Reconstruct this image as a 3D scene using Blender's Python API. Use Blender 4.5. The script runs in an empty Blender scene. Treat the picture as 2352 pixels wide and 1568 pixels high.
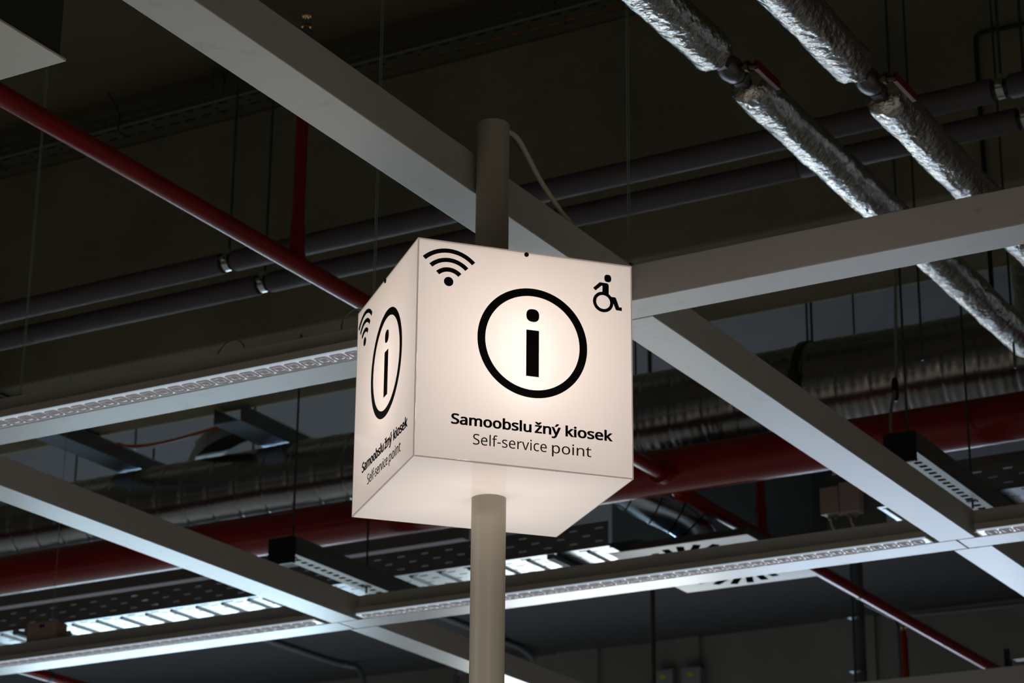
import bpy, bmesh, math, random, json
from mathutils import Vector, Matrix, noise

random.seed(7)
scene = bpy.context.scene
COL = scene.collection
PI = math.pi

# ---------------------------------------------------------------- camera
# world axes: X and Y run along the two directions of the suspended grid, Z up, metres
cam_data = bpy.data.cameras.new('camera')
cam = bpy.data.objects.new('camera', cam_data)
COL.objects.link(cam)
cr = Vector((0.86542992, 0.50096434, 0.00811117))
cu = Vector((0.16611149, -0.3021604, 0.9386725))
cw = Vector((-0.47269232, 0.81100791, 0.34471459))
cam.matrix_world = Matrix(((cr.x, cu.x, -cw.x, 0.0), (cr.y, cu.y, -cw.y, 0.0), (cr.z, cu.z, -cw.z, 1.6), (0, 0, 0, 1)))
cam_data.sensor_width = 36.0
cam_data.lens = 5505.0 / 2352.0 * 36.0
cam_data.dof.use_dof = True
cam_data.dof.focus_distance = 4.95
cam_data.dof.aperture_fstop = 9.5
cam_data.clip_start = 0.05
scene.camera = cam

# ---------------------------------------------------------------- world, exposure
world = bpy.data.worlds.new('world')
scene.world = world
world.use_nodes = True
world.node_tree.nodes['Background'].inputs[0].default_value = (0.55, 0.7, 1.0, 1)
world.node_tree.nodes['Background'].inputs[1].default_value = 0.3
scene.view_settings.view_transform = 'Standard'
scene.view_settings.look = 'None'
scene.view_settings.gamma = 1.0
scene.view_settings.use_curve_mapping = False
scene.view_settings.exposure = 0.0
scene.cycles.use_denoising = True
scene.cycles.max_bounces = 8
scene.cycles.diffuse_bounces = 5
scene.cycles.glossy_bounces = 4
scene.cycles.sample_clamp_indirect = 4.0
scene.cycles.caustics_reflective = False
scene.cycles.caustics_refractive = False

WINDOW_LIGHT = 11.0      # radiance of the daylit frosted panes low in the far wall
SHOP_LIGHT = 42.0       # watts of each shop lamp behind and beside the camera
FILL_LIGHT = 38.0      # watts of each added fill lamp over the far floor
SIGN_GLOW = 0.19        # even glow of the backlit sign panels
SIGN_TUBE = 0.33         # watts of each tube inside the sign

def area_lamp(name, loc, sx, sy, watts, color, rot=(0, 0, 0)):
    l = bpy.data.lights.new(name, 'AREA')
    l.shape = 'RECTANGLE'; l.size = sx; l.size_y = sy
    l.energy = watts; l.color = color
    o = bpy.data.objects.new(name, l); COL.objects.link(o)
    o.location = loc; o.rotation_euler = rot
    return o

# lamps of the shop ceiling behind, right and left of the camera, shining down on the floor
for i, (x, y) in enumerate([(-5.0, 2.0), (-0.4, 2.0), (3.6, 3.4), (-3.0, -1.6), (2.2, -1.6), (-8.8, 3.6), (-0.5, -5.0), (4.6, 8.4)]):
    area_lamp('shop_lamp', (x, y, 3.70 if y < 3 else 3.6), 1.5, 0.25, SHOP_LIGHT, (1.0, 0.93, 0.84))

# unseen cool lamps added over the far floor to brighten the beam undersides
for x, y in ((-14.0, 13.5), (-10.5, 13.5), (-7.5, 13.5), (-12.0, 9.5), (-9.5, 16.0), (-13.5, 16.5), (-8.0, 10.8), (-10.6, 11.5), (-5.5, 14.8)):
    area_lamp('fill_lamp', (x, y, 3.0), 1.5, 0.25, FILL_LIGHT, (0.72, 0.87, 1.0))

# ---------------------------------------------------------------- mesh helpers
class MB:
    """collects boxes, tubes and sheets in world coordinates; build() links them as one mesh object"""
    def __init__(s):
        s.v = []; s.f = []; s.sm = []
    def add(s, vs, fs, smooth=False):
        n = len(s.v)
        s.v += [tuple(v) for v in vs]
        s.f += [tuple(i + n for i in f) for f in fs]
        s.sm += [smooth] * len(fs)
        return s
    def box(s, x0, x1, y0, y1, z0, z1):
        vs = [(x, y, z) for x in (x0, x1) for y in (y0, y1) for z in (z0, z1)]
        return s.add(vs, [(0, 1, 3, 2), (4, 6, 7, 5), (0, 4, 5, 1), (2, 3, 7, 6), (0, 2, 6, 4), (1, 5, 7, 3)])
    def obox(s, c, ax, ay, az):
        """box by centre and three half-axis vectors"""
        c = Vector(c); ax = Vector(ax); ay = Vector(ay); az = Vector(az)
        vs = [c + i * ax + j * ay + k * az for i in (-1, 1) for j in (-1, 1) for k in (-1, 1)]
        return s.add(vs, [(0, 1, 3, 2), (4, 6, 7, 5), (0, 4, 5, 1), (2, 3, 7, 6), (0, 2, 6, 4), (1, 5, 7, 3)])
    def tube(s, path, r, n=12, caps=True, smooth=True):
        """round tube along a list of points; r is one radius or a list"""
        P = [Vector(p) for p in path]
        R = r if isinstance(r, (list, tuple)) else [r] * len(P)
        rings = []
        t0 = (P[1] - P[0]).normalized()
        a = Vector((0, 0, 1)) if abs(t0.z) < 0.9 else Vector((1, 0, 0))
        nx = t0.cross(a).normalized()
        for i, p in enumerate(P):
            if i == 0: t = P[1] - P[0]
            elif i == len(P) - 1: t = P[-1] - P[-2]
            else: t = (P[i + 1] - p).normalized() + (p - P[i - 1]).normalized()
            if t.length < 1e-9: t = t0.copy()
            t.normalize()
            nx = (nx - t * nx.dot(t)).normalized()
            ny = t.cross(nx)
            rings.append([p + R[i] * (math.cos(2 * PI * k / n) * nx + math.sin(2 * PI * k / n) * ny) for k in range(n)])
        vs = [v for ring in rings for v in ring]
        fs = [(i * n + k, i * n + (k + 1) % n, (i + 1) * n + (k + 1) % n, (i + 1) * n + k) for i in range(len(P) - 1) for k in range(n)]
        s.add(vs, fs, smooth)
        if caps:
            s.add(rings[0], [tuple(range(n))[::-1]]); s.add(rings[-1], [tuple(range(n))])
        return s
    def prism(s, poly, o, ux, uy, uz):
        """polygon (list of 2d points) in the ux/uy plane through o, extruded along uz"""
        o = Vector(o); ux = Vector(ux); uy = Vector(uy); uz = Vector(uz)
        n = len(poly)
        lo = [o + a * ux + b * uy for a, b in poly]
        hi = [p + uz for p in lo]
        fs = [(i, (i + 1) % n, n + (i + 1) % n, n + i) for i in range(n)] + [tuple(range(n))[::-1], tuple(range(n, 2 * n))]
        return s.add(lo + hi, fs)
    def sheet(s, o, du, dv, su, sv, rows, thick):
        """perforated sheet: o + u*du + v*dv; su total length, sv total width; rows = list of
        (v centre, slot length, slot width, pitch, offset); thick = offset vector for the back side"""
        o = Vector(o); du = Vector(du); dv = Vector(dv); th = Vector(thick)
        v = 0.0
        def quad(u0, u1, v0, v1):
            if u1 - u0 < 1e-6 or v1 - v0 < 1e-6: return
            q = [o + du * a + dv * b for a, b in ((u0, v0), (u1, v0), (u1, v1), (u0, v1))]
            s.add(q + [p + th for p in q], [(0, 1, 2, 3), (7, 6, 5, 4), (0, 4, 5, 1), (1, 5, 6, 2), (2, 6, 7, 3), (3, 7, 4, 0)])
        for vc, sl, sw, pitch, off in sorted(rows):
            quad(0, su, v, vc - sw / 2)
            u = 0.0; c = off
            while c - sl / 2 < su:
                a = max(u, c - sl / 2)
                quad(u, a, vc - sw / 2, vc + sw / 2)
                u = min(su, max(u, c + sl / 2)); c += pitch
            quad(u, su, vc - sw / 2, vc + sw / 2)
            v = vc + sw / 2
        quad(0, su, v, sv)
        return s
    def build(s, name, mat, parent=None, bevel=0.0, local=False):
        me = bpy.data.meshes.new(name)
        vs = s.v
        if parent is not None and not local:
            inv = root_matrix(parent).inverted()
            vs = [tuple(inv @ Vector(v)) for v in vs]
        me.from_pydata(vs, [], s.f)
        me.polygons.foreach_set('use_smooth', s.sm)
        me.materials.append(mat)
        me.update()
        o = bpy.data.objects.new(name, me); COL.objects.link(o)
        if parent is not None: o.parent = parent
        if bevel:
            b = o.modifiers.new('bevel', 'BEVEL'); b.width = bevel; b.segments = 2; b.limit_method = 'ANGLE'; b.angle_limit = 0.6
        return o

def root_matrix(o):
    m = Matrix.LocRotScale(o.location, o.rotation_euler, o.scale)
    return root_matrix(o.parent) @ m if o.parent else m

def tag(o, label=None, cat=None, group=None, kind=None):
    if label: o['label'] = label
    if cat: o['category'] = cat
    if group: o['group'] = group
    if kind: o['kind'] = kind
    return o

def thing(name, loc, label, cat, group=None, rz=0.0):
    o = bpy.data.objects.new(name, None); COL.objects.link(o)
    o.location = loc; o.rotation_euler = (0, 0, rz)
    o.empty_display_size = 0.1
    return tag(o, label, cat, group)

def dup(o, parent, loc):
    c = o.copy(); COL.objects.link(c); c.parent = parent; c.location = loc
    return c

# ---------------------------------------------------------------- materials
def mat(name, color, rough=0.5, metal=0.0, spec=0.5, vary=0.0, vscale=4.0, bump=0.0, bscale=60.0, stretch=(1, 1, 1), rvary=0.0, coat=0.0, dirt=None):
    m = bpy.data.materials.new(name); m.use_nodes = True
    nt = m.node_tree; N = nt.nodes; L = nt.links
    b = N['Principled BSDF']
    b.inputs['Base Color'].default_value = (*color, 1)
    b.inputs['Roughness'].default_value = rough
    b.inputs['Metallic'].default_value = metal
    b.inputs['Specular IOR Level'].default_value = spec
    b.inputs['Coat Weight'].default_value = coat
    b.inputs['Coat Roughness'].default_value = 0.12
    tc = N.new('ShaderNodeTexCoord'); mp = N.new('ShaderNodeMapping')
    mp.inputs['Scale'].default_value = stretch
    L.new(tc.outputs['Object'], mp.inputs['Vector'])
    col_socket = None
    if vary:
        n = N.new('ShaderNodeTexNoise'); n.inputs['Scale'].default_value = vscale; n.inputs['Detail'].default_value = 6
        L.new(mp.outputs[0], n.inputs['Vector'])
        mr = N.new('ShaderNodeMapRange')
        mr.inputs['From Min'].default_value = 0.2; mr.inputs['From Max'].default_value = 0.8
        mr.inputs['To Min'].default_value = 1 - vary; mr.inputs['To Max'].default_value = 1 + vary
        L.new(n.outputs['Fac'], mr.inputs['Value'])
        mx = N.new('ShaderNodeVectorMath'); mx.operation = 'SCALE'
        mx.inputs[0].default_value = color
        L.new(mr.outputs[0], mx.inputs['Scale'])
        col_socket = mx.outputs[0]
    if dirt:
        # sparse smudges with a colour of their own
        n = N.new('ShaderNodeTexNoise'); n.inputs['Scale'].default_value = dirt[1]; n.inputs['Detail'].default_value = 8
        n.inputs['Roughness'].default_value = 0.65
        L.new(mp.outputs[0], n.inputs['Vector'])
        r = N.new('ShaderNodeValToRGB'); r.color_ramp.elements[0].position = dirt[2]; r.color_ramp.elements[1].position = dirt[2] + 0.12
        r.color_ramp.elements[0].color = (0, 0, 0, 1); r.color_ramp.elements[1].color = (dirt[3],) * 3 + (1,)
        L.new(n.outputs['Fac'], r.inputs[0])
        mx = N.new('ShaderNodeMix'); mx.data_type = 'RGBA'
        L.new(r.outputs[0], mx.inputs[0])
        if col_socket: L.new(col_socket, mx.inputs[6])
        else: mx.inputs[6].default_value = (*color, 1)
        mx.inputs[7].default_value = (*dirt[0], 1)
        col_socket = mx.outputs[2]
    if col_socket: L.new(col_socket, b.inputs['Base Color'])
    if rvary:
        n = N.new('ShaderNodeTexNoise'); n.inputs['Scale'].default_value = vscale * 1.7; n.inputs['Detail'].default_value = 5
        L.new(mp.outputs[0], n.inputs['Vector'])
        mr = N.new('ShaderNodeMapRange')
        mr.inputs['To Min'].default_value = max(0.02, rough - rvary); mr.inputs['To Max'].default_value = rough + rvary
        L.new(n.outputs['Fac'], mr.inputs['Value']); L.new(mr.outputs[0], b.inputs['Roughness'])
    if bump:
        n = N.new('ShaderNodeTexNoise'); n.inputs['Scale'].default_value = bscale; n.inputs['Detail'].default_value = 5
        L.new(mp.outputs[0], n.inputs['Vector'])
        bp = N.new('ShaderNodeBump'); bp.inputs['Strength'].default_value = bump; bp.inputs['Distance'].default_value = 0.01
        L.new(n.outputs['Fac'], bp.inputs['Height']); L.new(bp.outputs[0], b.inputs['Normal'])
    return m

def emit(name, color, strength):
    m = bpy.data.materials.new(name); m.use_nodes = True
    b = m.node_tree.nodes['Principled BSDF']
    b.inputs['Base Color'].default_value = (*color, 1)
    b.inputs['Emission Color'].default_value = (*color, 1)
    b.inputs['Emission Strength'].default_value = strength
    return m

M = dict(
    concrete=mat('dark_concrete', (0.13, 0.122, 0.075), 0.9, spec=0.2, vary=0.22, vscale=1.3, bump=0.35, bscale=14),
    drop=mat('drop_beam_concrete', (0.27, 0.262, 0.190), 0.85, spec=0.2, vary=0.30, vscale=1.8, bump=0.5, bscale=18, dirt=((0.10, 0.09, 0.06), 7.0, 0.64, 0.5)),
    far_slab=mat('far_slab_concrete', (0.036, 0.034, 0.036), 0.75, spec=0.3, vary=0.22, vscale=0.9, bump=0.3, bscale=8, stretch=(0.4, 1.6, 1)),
    wall=mat('far_wall_concrete', (0.22, 0.20, 0.18), 0.85, spec=0.2, vary=0.3, vscale=1.1, stretch=(1, 1, 0.3)),
    floor=mat('shop_floor', (0.34, 0.32, 0.29), 0.65, vary=0.1, vscale=0.6),
    shopwall=mat('shop_wall', (0.30, 0.27, 0.23), 0.8, vary=0.1, vscale=0.6),
    beam=mat('white_powder_coat', (0.70, 0.70, 0.68), 0.27, spec=0.6,
             dirt=((0.40, 0.37, 0.33), 12.0, 0.60, 0.38),
             stretch=(1, 1, 2)),
    pole=mat('cream_pole_paint', (0.56, 0.52, 0.44), 0.42, spec=0.4, vary=0.05, vscale=6, dirt=((0.3, 0.22, 0.15), 30.0, 0.70, 0.6)),
    red=mat('red_gloss_paint', (0.29, 0.012, 0.010), 0.22, spec=0.5, vary=0.18, vscale=5, rvary=0.06),
    grey_foam=mat('grey_pipe_insulation', (0.125, 0.118, 0.135), 0.55, spec=0.35, vary=0.10, vscale=7, bump=0.1, bscale=40),
    dark_pipe=mat('dark_steel_pipe', (0.05, 0.045, 0.05), 0.4, metal=0.4),
    zinc=mat('zinc_steel', (0.62, 0.66, 0.68), 0.30, metal=1.0, vary=0.1, vscale=20, rvary=0.1),
    zinc_dull=mat('dull_galvanised_sheet', (0.30, 0.34, 0.37), 0.42, metal=0.85, vary=0.12, vscale=9),
    tray=mat('galvanised_tray', (0.48, 0.52, 0.54), 0.30, metal=0.95, vary=0.12, vscale=11, rvary=0.08),
    olive_tray=mat('ceiling_tray', (0.085, 0.085, 0.060), 0.8, spec=0.2),
    tray_dark=mat('shaded_tray', (0.17, 0.19, 0.195), 0.6, metal=0.3, vary=0.15, vscale=9),  # darker copy of the galvanised tray; shade of its sides put into the colour
    duct=mat('spiral_duct_sheet', (0.33, 0.32, 0.31), 0.24, metal=0.95, vary=0.12, vscale=6, rvary=0.07),
    chrome=mat('clamp_steel', (0.75, 0.78, 0.78), 0.2, metal=1.0),
    foil=mat('aluminium_foil', (0.74, 0.73, 0.70), 0.16, metal=1.0, vary=0.12, vscale=14, bump=0.75, bscale=45, rvary=0.08),
    olive_lip=mat('tray_lip', (0.20, 0.20, 0.16), 0.6),
    channel_sheet=mat('channel_sheet', (0.40, 0.41, 0.38), 0.55, metal=0.4),
    old_brass=mat('old_brass', (0.16, 0.11, 0.06), 0.35, metal=0.9),
    blue_lit_sheet=mat('sheet_painted_blue_light', (0.46, 0.62, 0.80), 0.42, metal=0.6),  # blue light on the channel undersides put into the base colour
    plenum_sheet=mat('plenum_sheet', (0.16, 0.20, 0.22), 0.45, metal=0.6, vary=0.12, vscale=3),
    feed_sheet=mat('duct_sheet_blue_highlight', (0.48, 0.62, 0.78), 0.22, metal=0.95, vary=0.1, vscale=5),  # blue of the duct's highlight painted into its base colour
    trunk=mat('matt_grey_trunk', (0.40, 0.37, 0.38), 0.9, spec=0.05),
    brass=mat('brass', (0.55, 0.33, 0.12), 0.3, metal=1.0),
    valve=mat('nickel_valve', (0.20, 0.20, 0.22), 0.35, metal=0.9),
    lever=mat('red_lever_plastic', (0.20, 0.006, 0.014), 0.4),
    wire=mat('steel_wire', (0.45, 0.52, 0.50), 0.45, metal=0.4),
    rod=mat('threaded_rod', (0.09, 0.12, 0.14), 0.4, metal=0.6),
    black=mat('black_rubber', (0.008, 0.009, 0.010), 0.5),
    cable=mat('pale_cable_sheath', (0.78, 0.74, 0.62), 0.5),
    grey_cable=mat('grey_cable_sheath', (0.28, 0.28, 0.27), 0.5),
    orange=mat('orange_cable', (0.50, 0.09, 0.02), 0.5),
    black_cable=mat('black_cable', (0.012, 0.012, 0.012), 0.5),
    housing=mat('light_housing', (0.50, 0.48, 0.44), 0.40, spec=0.5),
    lens_frame=mat('white_lens_frame', (0.72, 0.76, 0.80), 0.22, spec=0.6),
    lens=mat('lens_plastic', (0.34, 0.32, 0.34), 0.10, spec=0.9, vary=0.05, vscale=30),
    box_plastic=mat('grey_junction_plastic', (0.60, 0.50, 0.47), 0.5),
    pale_plastic=mat('pale_box_plastic', (0.24, 0.24, 0.23), 0.5),
    brown_box=mat('brown_box', (0.50, 0.36, 0.29), 0.6),
    blue=mat('blue_mark', (0.02, 0.03, 0.20), 0.5),
    yellow=mat('yellow_mark', (0.60, 0.52, 0.02), 0.5),
    white_plate=mat('white_plate', (0.72, 0.70, 0.62), 0.35, spec=0.5, vary=0.03),
    shaft=mat('dark_shaft_sheet', (0.035, 0.036, 0.030), 0.5),
    slot=mat('slot_black', (0.006, 0.008, 0.009), 0.9, spec=0.0),
    ink=mat('black_print', (0.006, 0.006, 0.005), 0.35, spec=0.35),
    brown_pipe=mat('brown_conduit', (0.07, 0.045, 0.035), 0.5),
    grey_conduit=mat('grey_conduit', (0.10, 0.11, 0.12), 0.5),
)

# opal acrylic of the backlit sign: lets the tubes' light through, glows evenly, has a glossy face
M['lens_frame'].node_tree.nodes['Principled BSDF'].inputs['Emission Color'].default_value = (0.72, 0.86, 1.0, 1)
M['lens_frame'].node_tree.nodes['Principled BSDF'].inputs['Emission Strength'].default_value = 0.45
M['lens'].node_tree.nodes['Principled BSDF'].inputs['Emission Color'].default_value = (0.95, 0.86, 0.92, 1)
M['lens'].node_tree.nodes['Principled BSDF'].inputs['Emission Strength'].default_value = 0.10
def acrylic(name, color, glow, gloss=0.035):
    m = bpy.data.materials.new(name); m.use_nodes = True
    nt = m.node_tree; N = nt.nodes; L = nt.links
    N.clear()
    out = N.new('ShaderNodeOutputMaterial')
    d = N.new('ShaderNodeBsdfDiffuse'); t = N.new('ShaderNodeBsdfTranslucent'); g = N.new('ShaderNodeBsdfGlossy'); e = N.new('ShaderNodeEmission')
    for n in (d, t): n.inputs['Color'].default_value = (*color, 1)
    g.inputs['Roughness'].default_value = 0.06
    g.inputs['Color'].default_value = (1, 1, 1, 1)
    e.inputs['Color'].default_value = (1.0, 0.86, 0.78, 1); e.inputs['Strength'].default_value = glow
    m1 = N.new('ShaderNodeMixShader'); m1.inputs[0].default_value = 0.62
    L.new(d.outputs[0], m1.inputs[1]); L.new(t.outputs[0], m1.inputs[2])
    f = N.new('ShaderNodeFresnel'); f.inputs['IOR'].default_value = 1.36
    m2 = N.new('ShaderNodeMixShader')
    L.new(f.outputs[0], m2.inputs[0]); L.new(m1.outputs[0], m2.inputs[1]); L.new(g.outputs[0], m2.inputs[2])
    a = N.new('ShaderNodeAddShader')
    L.new(m2.outputs[0], a.inputs[0]); L.new(e.outputs[0], a.inputs[1])
    L.new(a.outputs[0], out.inputs['Surface'])
    return m
M['acrylic'] = acrylic('opal_acrylic', (0.92, 0.88, 0.86), SIGN_GLOW)
M['seam'] = acrylic('glued_acrylic_edge', (0.34, 0.29, 0.25), 0.20)

# ---------------------------------------------------------------- measuring helpers (pixel of the 2352x1568 photograph -> point on a real plane)
CAMP = Vector((0, 0, 1.6))
def ray(x, y): return cw + (x - 1176) / 5505.0 * cr - (y - 784) / 5505.0 * cu
def at_x(x, y, X):
    d = ray(x, y); return CAMP + d * ((X - CAMP.x) / d.x)
def at_y(x, y, Y):
    d = ray(x, y); return CAMP + d * ((Y - CAMP.y) / d.y)
def at_z(x, y, Z):
    d = ray(x, y); return CAMP + d * ((Z - CAMP.z) / d.z)

# ---------------------------------------------------------------- the hall
ZC, ZF, YE, YB = 6.30, 6.66, 11.33, 19.55
XL, XR, YF = -18.0, 8.0, -8.0
tag(MB().box(XL - .2, XR + .2, YF - .2, YB + .3, -0.12, 0.0).build('floor', M['floor']), kind='structure')
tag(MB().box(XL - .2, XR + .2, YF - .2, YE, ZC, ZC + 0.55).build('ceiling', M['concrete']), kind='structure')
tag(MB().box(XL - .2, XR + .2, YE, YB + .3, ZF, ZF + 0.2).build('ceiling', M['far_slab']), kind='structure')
# wide concrete beam dropping below the slab, across the whole hall
ZD, YD0, YD1 = 5.20, 7.89, 8.67
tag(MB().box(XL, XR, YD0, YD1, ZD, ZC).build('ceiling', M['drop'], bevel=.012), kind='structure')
tag(MB().box(XL - .2, XL, YF - .2, YB + .3, 0, ZF).build('wall_left', M['shopwall']), kind='structure')
tag(MB().box(XR, XR + .2, YF - .2, YB + .3, 0, ZF).build('wall_right', M['shopwall']), kind='structure')
tag(MB().box(XL, XR, YF - .2, YF, 0, ZC).build('wall_front', M['shopwall']), kind='structure')
WIN = [(-17.7, -13.4), (-11.7, -9.2), (-9.0, -6.0)]
wb = MB(); wb.box(XL, XR, YB, YB + .2, 0, 0.10); wb.box(XL, XR, YB, YB + .2, 2.40, ZF)
xs = [XL] + [v for w in WIN for v in w] + [XR]
for a, b in zip(xs[0::2], xs[1::2]): wb.box(a, b, YB, YB + .2, 0.10, 2.40)
for px_ in (1330, 1560, 1960):
    X = at_y(px_, 1480, YB).x; wb.box(X - .22, X + .22, YB - .04, YB + .01, 2.40, ZF)
tag(wb.build('wall_back', M['wall']), kind='structure')
for i, (a, b) in enumerate(WIN):
    w = tag(MB().box(a + .06, b - .06, YB + .08, YB + .10, 0.16, 2.34).build('window_%d' % (i + 1), emit('daylit_frosted_pane_%d' % i, ((0.62, 0.84, 1.0), (0.86, 0.93, 0.95), (0.66, 0.80, 1.0))[i], WINDOW_LIGHT * (1.0, 0.9, 0.6)[i])), kind='structure')
    fr = MB(); fr.box(a, b, YB + .03, YB + .13, 0.10, 0.16); fr.box(a, b, YB + .03, YB + .13, 2.34, 2.40)
    fr.box(a, a + .06, YB + .03, YB + .13, 0.16, 2.34); fr.box(b - .06, b, YB + .03, YB + .13, 0.16, 2.34)
    n = 3
    for k in range(1, n): X = a + (b - a) * k / n; fr.box(X - .03, X + .03, YB + .03, YB + .13, 0.16, 2.34)
    fr.build('window_frame', M['grey_conduit'], w)

# ---------------------------------------------------------------- white grid of box beams under the ceiling
ZB, ZT = 3.865, 3.965
G1 = 'white box beams of the suspended grid'
def beam(x0, x1, y0, y1, label, z0=ZB, z1=ZT):
    return tag(MB().box(x0, x1, y0, y1, z0, z1).build('grid_beam', M['beam'], bevel=0.0022), label, 'beam', G1)
beam(-2.802, -2.676, 0.8, 5.208, 'white box beam crossing from the top left edge to behind the lit sign')
beam(-2.811, -2.679, 5.340, 7.834, 'white box beam running from the right side of the lit sign down towards the right')
beam(-2.808, -2.666, 7.966, 10.30, 'white box beam in the lower right corner, beyond the light rail crossing')
beam(-5.398, -5.272, 2.4, 5.24, 'white box beam out of view left, in line with the one entering at the left edge')
beam(-5.398, -5.272, 5.385, 7.834, 'white box beam running from the left edge down to the crossing under the sign')
beam(-5.395, -5.265, 7.966, 10.30, 'white box beam crossing behind the lower pole at the bottom edge')
beam(-2.803, 3.2, 5.211, 5.336, 'white box beam rising from the lit sign to the right edge, no light rail')
beam(-5.40, -2.807, 5.247, 5.372, 'white box beam left of the lit sign, with the upper light rail along it')
beam(-9.6, -5.402, 5.247, 5.372, 'white box beam out of view left, in line with the upper light rail')
beam(-9.6, -5.372, 7.838, 7.962, 'white box beam along the bottom left edge, brightly lit underneath')
beam(-5.368, -2.752, 7.838, 7.960, 'white box beam passing behind the lower pole with the long light rail')
beam(-2.748, 3.2, 7.838, 7.960, 'short piece of white box beam at the right edge, beyond the last crossing')
beam(-9.6, 3.2, 10.31, 10.43, 'dim white box beam farthest back, at the bottom right corner')

# ---------------------------------------------------------------- light rails: housing, white strip and one lens per lamp
def lens_mesh():
    hx, hy, r = 0.0222, 0.0245, 0.008
    def loop(ix, z):
        pts = []
        for cx, cy, a0 in ((1, 1, 0), (-1, 1, 90), (-1, -1, 180), (1, -1, 270)):
            for k in (0, 45, 90):
                a = math.radians(a0 + k)
                pts.append((cx * (hx - r) + (r - ix) * math.cos(a), cy * (hy - r) + (r - ix) * math.sin(a), z))
        return pts
    n = 12
    dome = [(0.0125 * math.cos(2 * PI * (k + .5) / n), 0.0125 * math.sin(2 * PI * (k + .5) / n), -0.0035) for k in range(n)]
    v = loop(0, 0.0) + loop(0.001, -0.0045) + loop(0.004, -0.0045) + loop(0.0065, -0.001) + dome + [(0, 0, -0.0085)]
    f = [(j * n + k, j * n + (k + 1) % n, (j + 1) * n + (k + 1) % n, (j + 1) * n + k) for j in range(4) for k in range(n)]
    f += [(4 * n + k, 4 * n + (k + 1) % n, 5 * n) for k in range(n)]
    return MB().add(v, f, True)
LENS = [None]
def light_rail(x0, x1, y0, label, pitch=0.0515):
    t = thing('light_rail', ((x0 + x1) / 2, y0 + .033, ZB + .03), label, 'light rail', 'light rails clipped along the grid beams')
    h = MB(); h.box(x0, x1, y0, y0 + .066, ZB + .007, ZB + .030); h.box(x0, x1, y0 + .022, y0 + .066, ZB + .030, ZB + .036)
    h.build('housing', M['housing'], t, bevel=0.0015)
    s = MB().box(x0 + .004, x1 - .004, y0 + .001, y0 + .063, ZB + .001, ZB + .007).build('lens_strip', M['lens_frame'], t, bevel=0.001)
    for e, xx in ((0, x0), (1, x1)):
        MB().box(xx - .003, xx + .003, y0 - .001, y0 + .067, ZB + .0005, ZB + .031).build('end_cap', M['housing'], t)
    n = int((x1 - x0 - .02) / pitch)
    xs_ = [x0 + (x1 - x0 - n * pitch) / 2 + (k + .5) * pitch for k in range(n)]
    base = root_matrix(t).translation
    for X in xs_:
        loc = (X - base.x, y0 + .032 - base.y, ZB + .001 - base.z)
        if LENS[0] is None:
            o = lens_mesh().build('lens', M['lens'], t, local=True); o.location = loc; LENS[0] = o
        else:
            dup(LENS[0], t, loc)
light_rail(-5.24, -2.82, 5.174, 'light rail with square lenses on the beam left of the lit sign')
light_rail(-5.24, -2.835, 7.766, 'long light rail passing behind the lower pole to the right crossing')
light_rail(-7.80, -5.43, 7.766, 'light rail on the bright beam in the bottom left corner')
light_rail(-2.655, -0.6, 7.766, 'short end of a light rail at the right edge, right of the crossing')

# ---------------------------------------------------------------- backlit sign on its pole
CX, CY, Z0 = -2.6351653, 4.42438272, 3.11593591
YAW = math.radians(48.6701054833466)
sign = thing('illuminated_sign', (CX, CY, 0), 'glowing white cube sign with information symbols, mounted on a cream pole', 'sign', rz=YAW)
H = 0.25; E_ = 0.0035
pole = MB()
n = 48; rp = 0.0388
pole.tube([(0, 0, 0.012), (0, 0, Z0 - .0005)], rp, n)
pole.tube([(0, 0, Z0 - .0005), (0, 0, 4.035)], rp * .998, n, caps=False)
pole.tube([(0, 0, 4.033), (0, 0, 4.036)], [rp * .998, rp * .985], n)
pole.build('pole', M['pole'], sign, local=True)
MB().tube([(0, 0, 0), (0, 0, 0.012)], 0.11, 40).build('base_flange', M['pole'], sign, local=True)
zt = Z0 + 0.5
def panel(name, axis, pos):
    """opal sheet lying in the plane axis = pos"""
    a, zl, zh = H - E_, Z0 + E_, zt - E_
    q = [(-a, zl), (a, zl), (a, zh), (-a, zh)]
    vs = [(u, pos, z) if axis == 'y' else (pos, u, z) for u, z in q]
    outward = (pos < 0) == (axis == 'y')
    return MB().add(vs, [(0, 1, 2, 3) if outward else (3, 2, 1, 0)]).build(name, M['acrylic'], sign, local=True)
front = panel('front_panel', 'y', -H + .0004)
left = panel('side_panel', 'x', -H + .0004)
panel('side_panel', 'x', H - .0004)
panel('back_panel', 'y', H - .0004)
def holed(name, z0, z1, rh, m_='acrylic'):
    """square plate with a round hole for the pole"""
    b = MB(); k = 48; a = H - E_
    def sq(t):
        c, s_ = math.cos(t), math.sin(t); m_ = max(abs(c), abs(s_)); return (a * c / m_, a * s_ / m_)
    inn = [(rh * math.cos(2 * PI * i / k), rh * math.sin(2 * PI * i / k)) for i in range(k)]
    outp = [sq(2 * PI * i / k) for i in range(k)]
    v = [(x, y, z) for z in (z0, z1) for P in (inn, outp) for x, y in P]
    if m_ == 'acrylic':
        return MB().add([(x, y, z0) for P in (inn, outp) for x, y in P], [((i + 1) % k, k + (i + 1) % k, k + i, i) for i in range(k)]).build(name, M[m_], sign, local=True)
    f = []
    for i in range(k):
        j = (i + 1) % k
        f += [(i, k + i, k + j, j), (2 * k + i, 2 * k + j, 3 * k + j, 3 * k + i), (k + i, 3 * k + i, 3 * k + j, k + j), (i, j, 2 * k + j, 2 * k + i)]
    b.add(v, f)
    return b.build(name, M[m_], sign, local=True)
holed('bottom_panel', Z0, Z0 + .004, rp + .0008)
holed('top_panel', zt - .006, zt - .002, rp + .0008, 'white_plate')
sm = MB()
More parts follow.
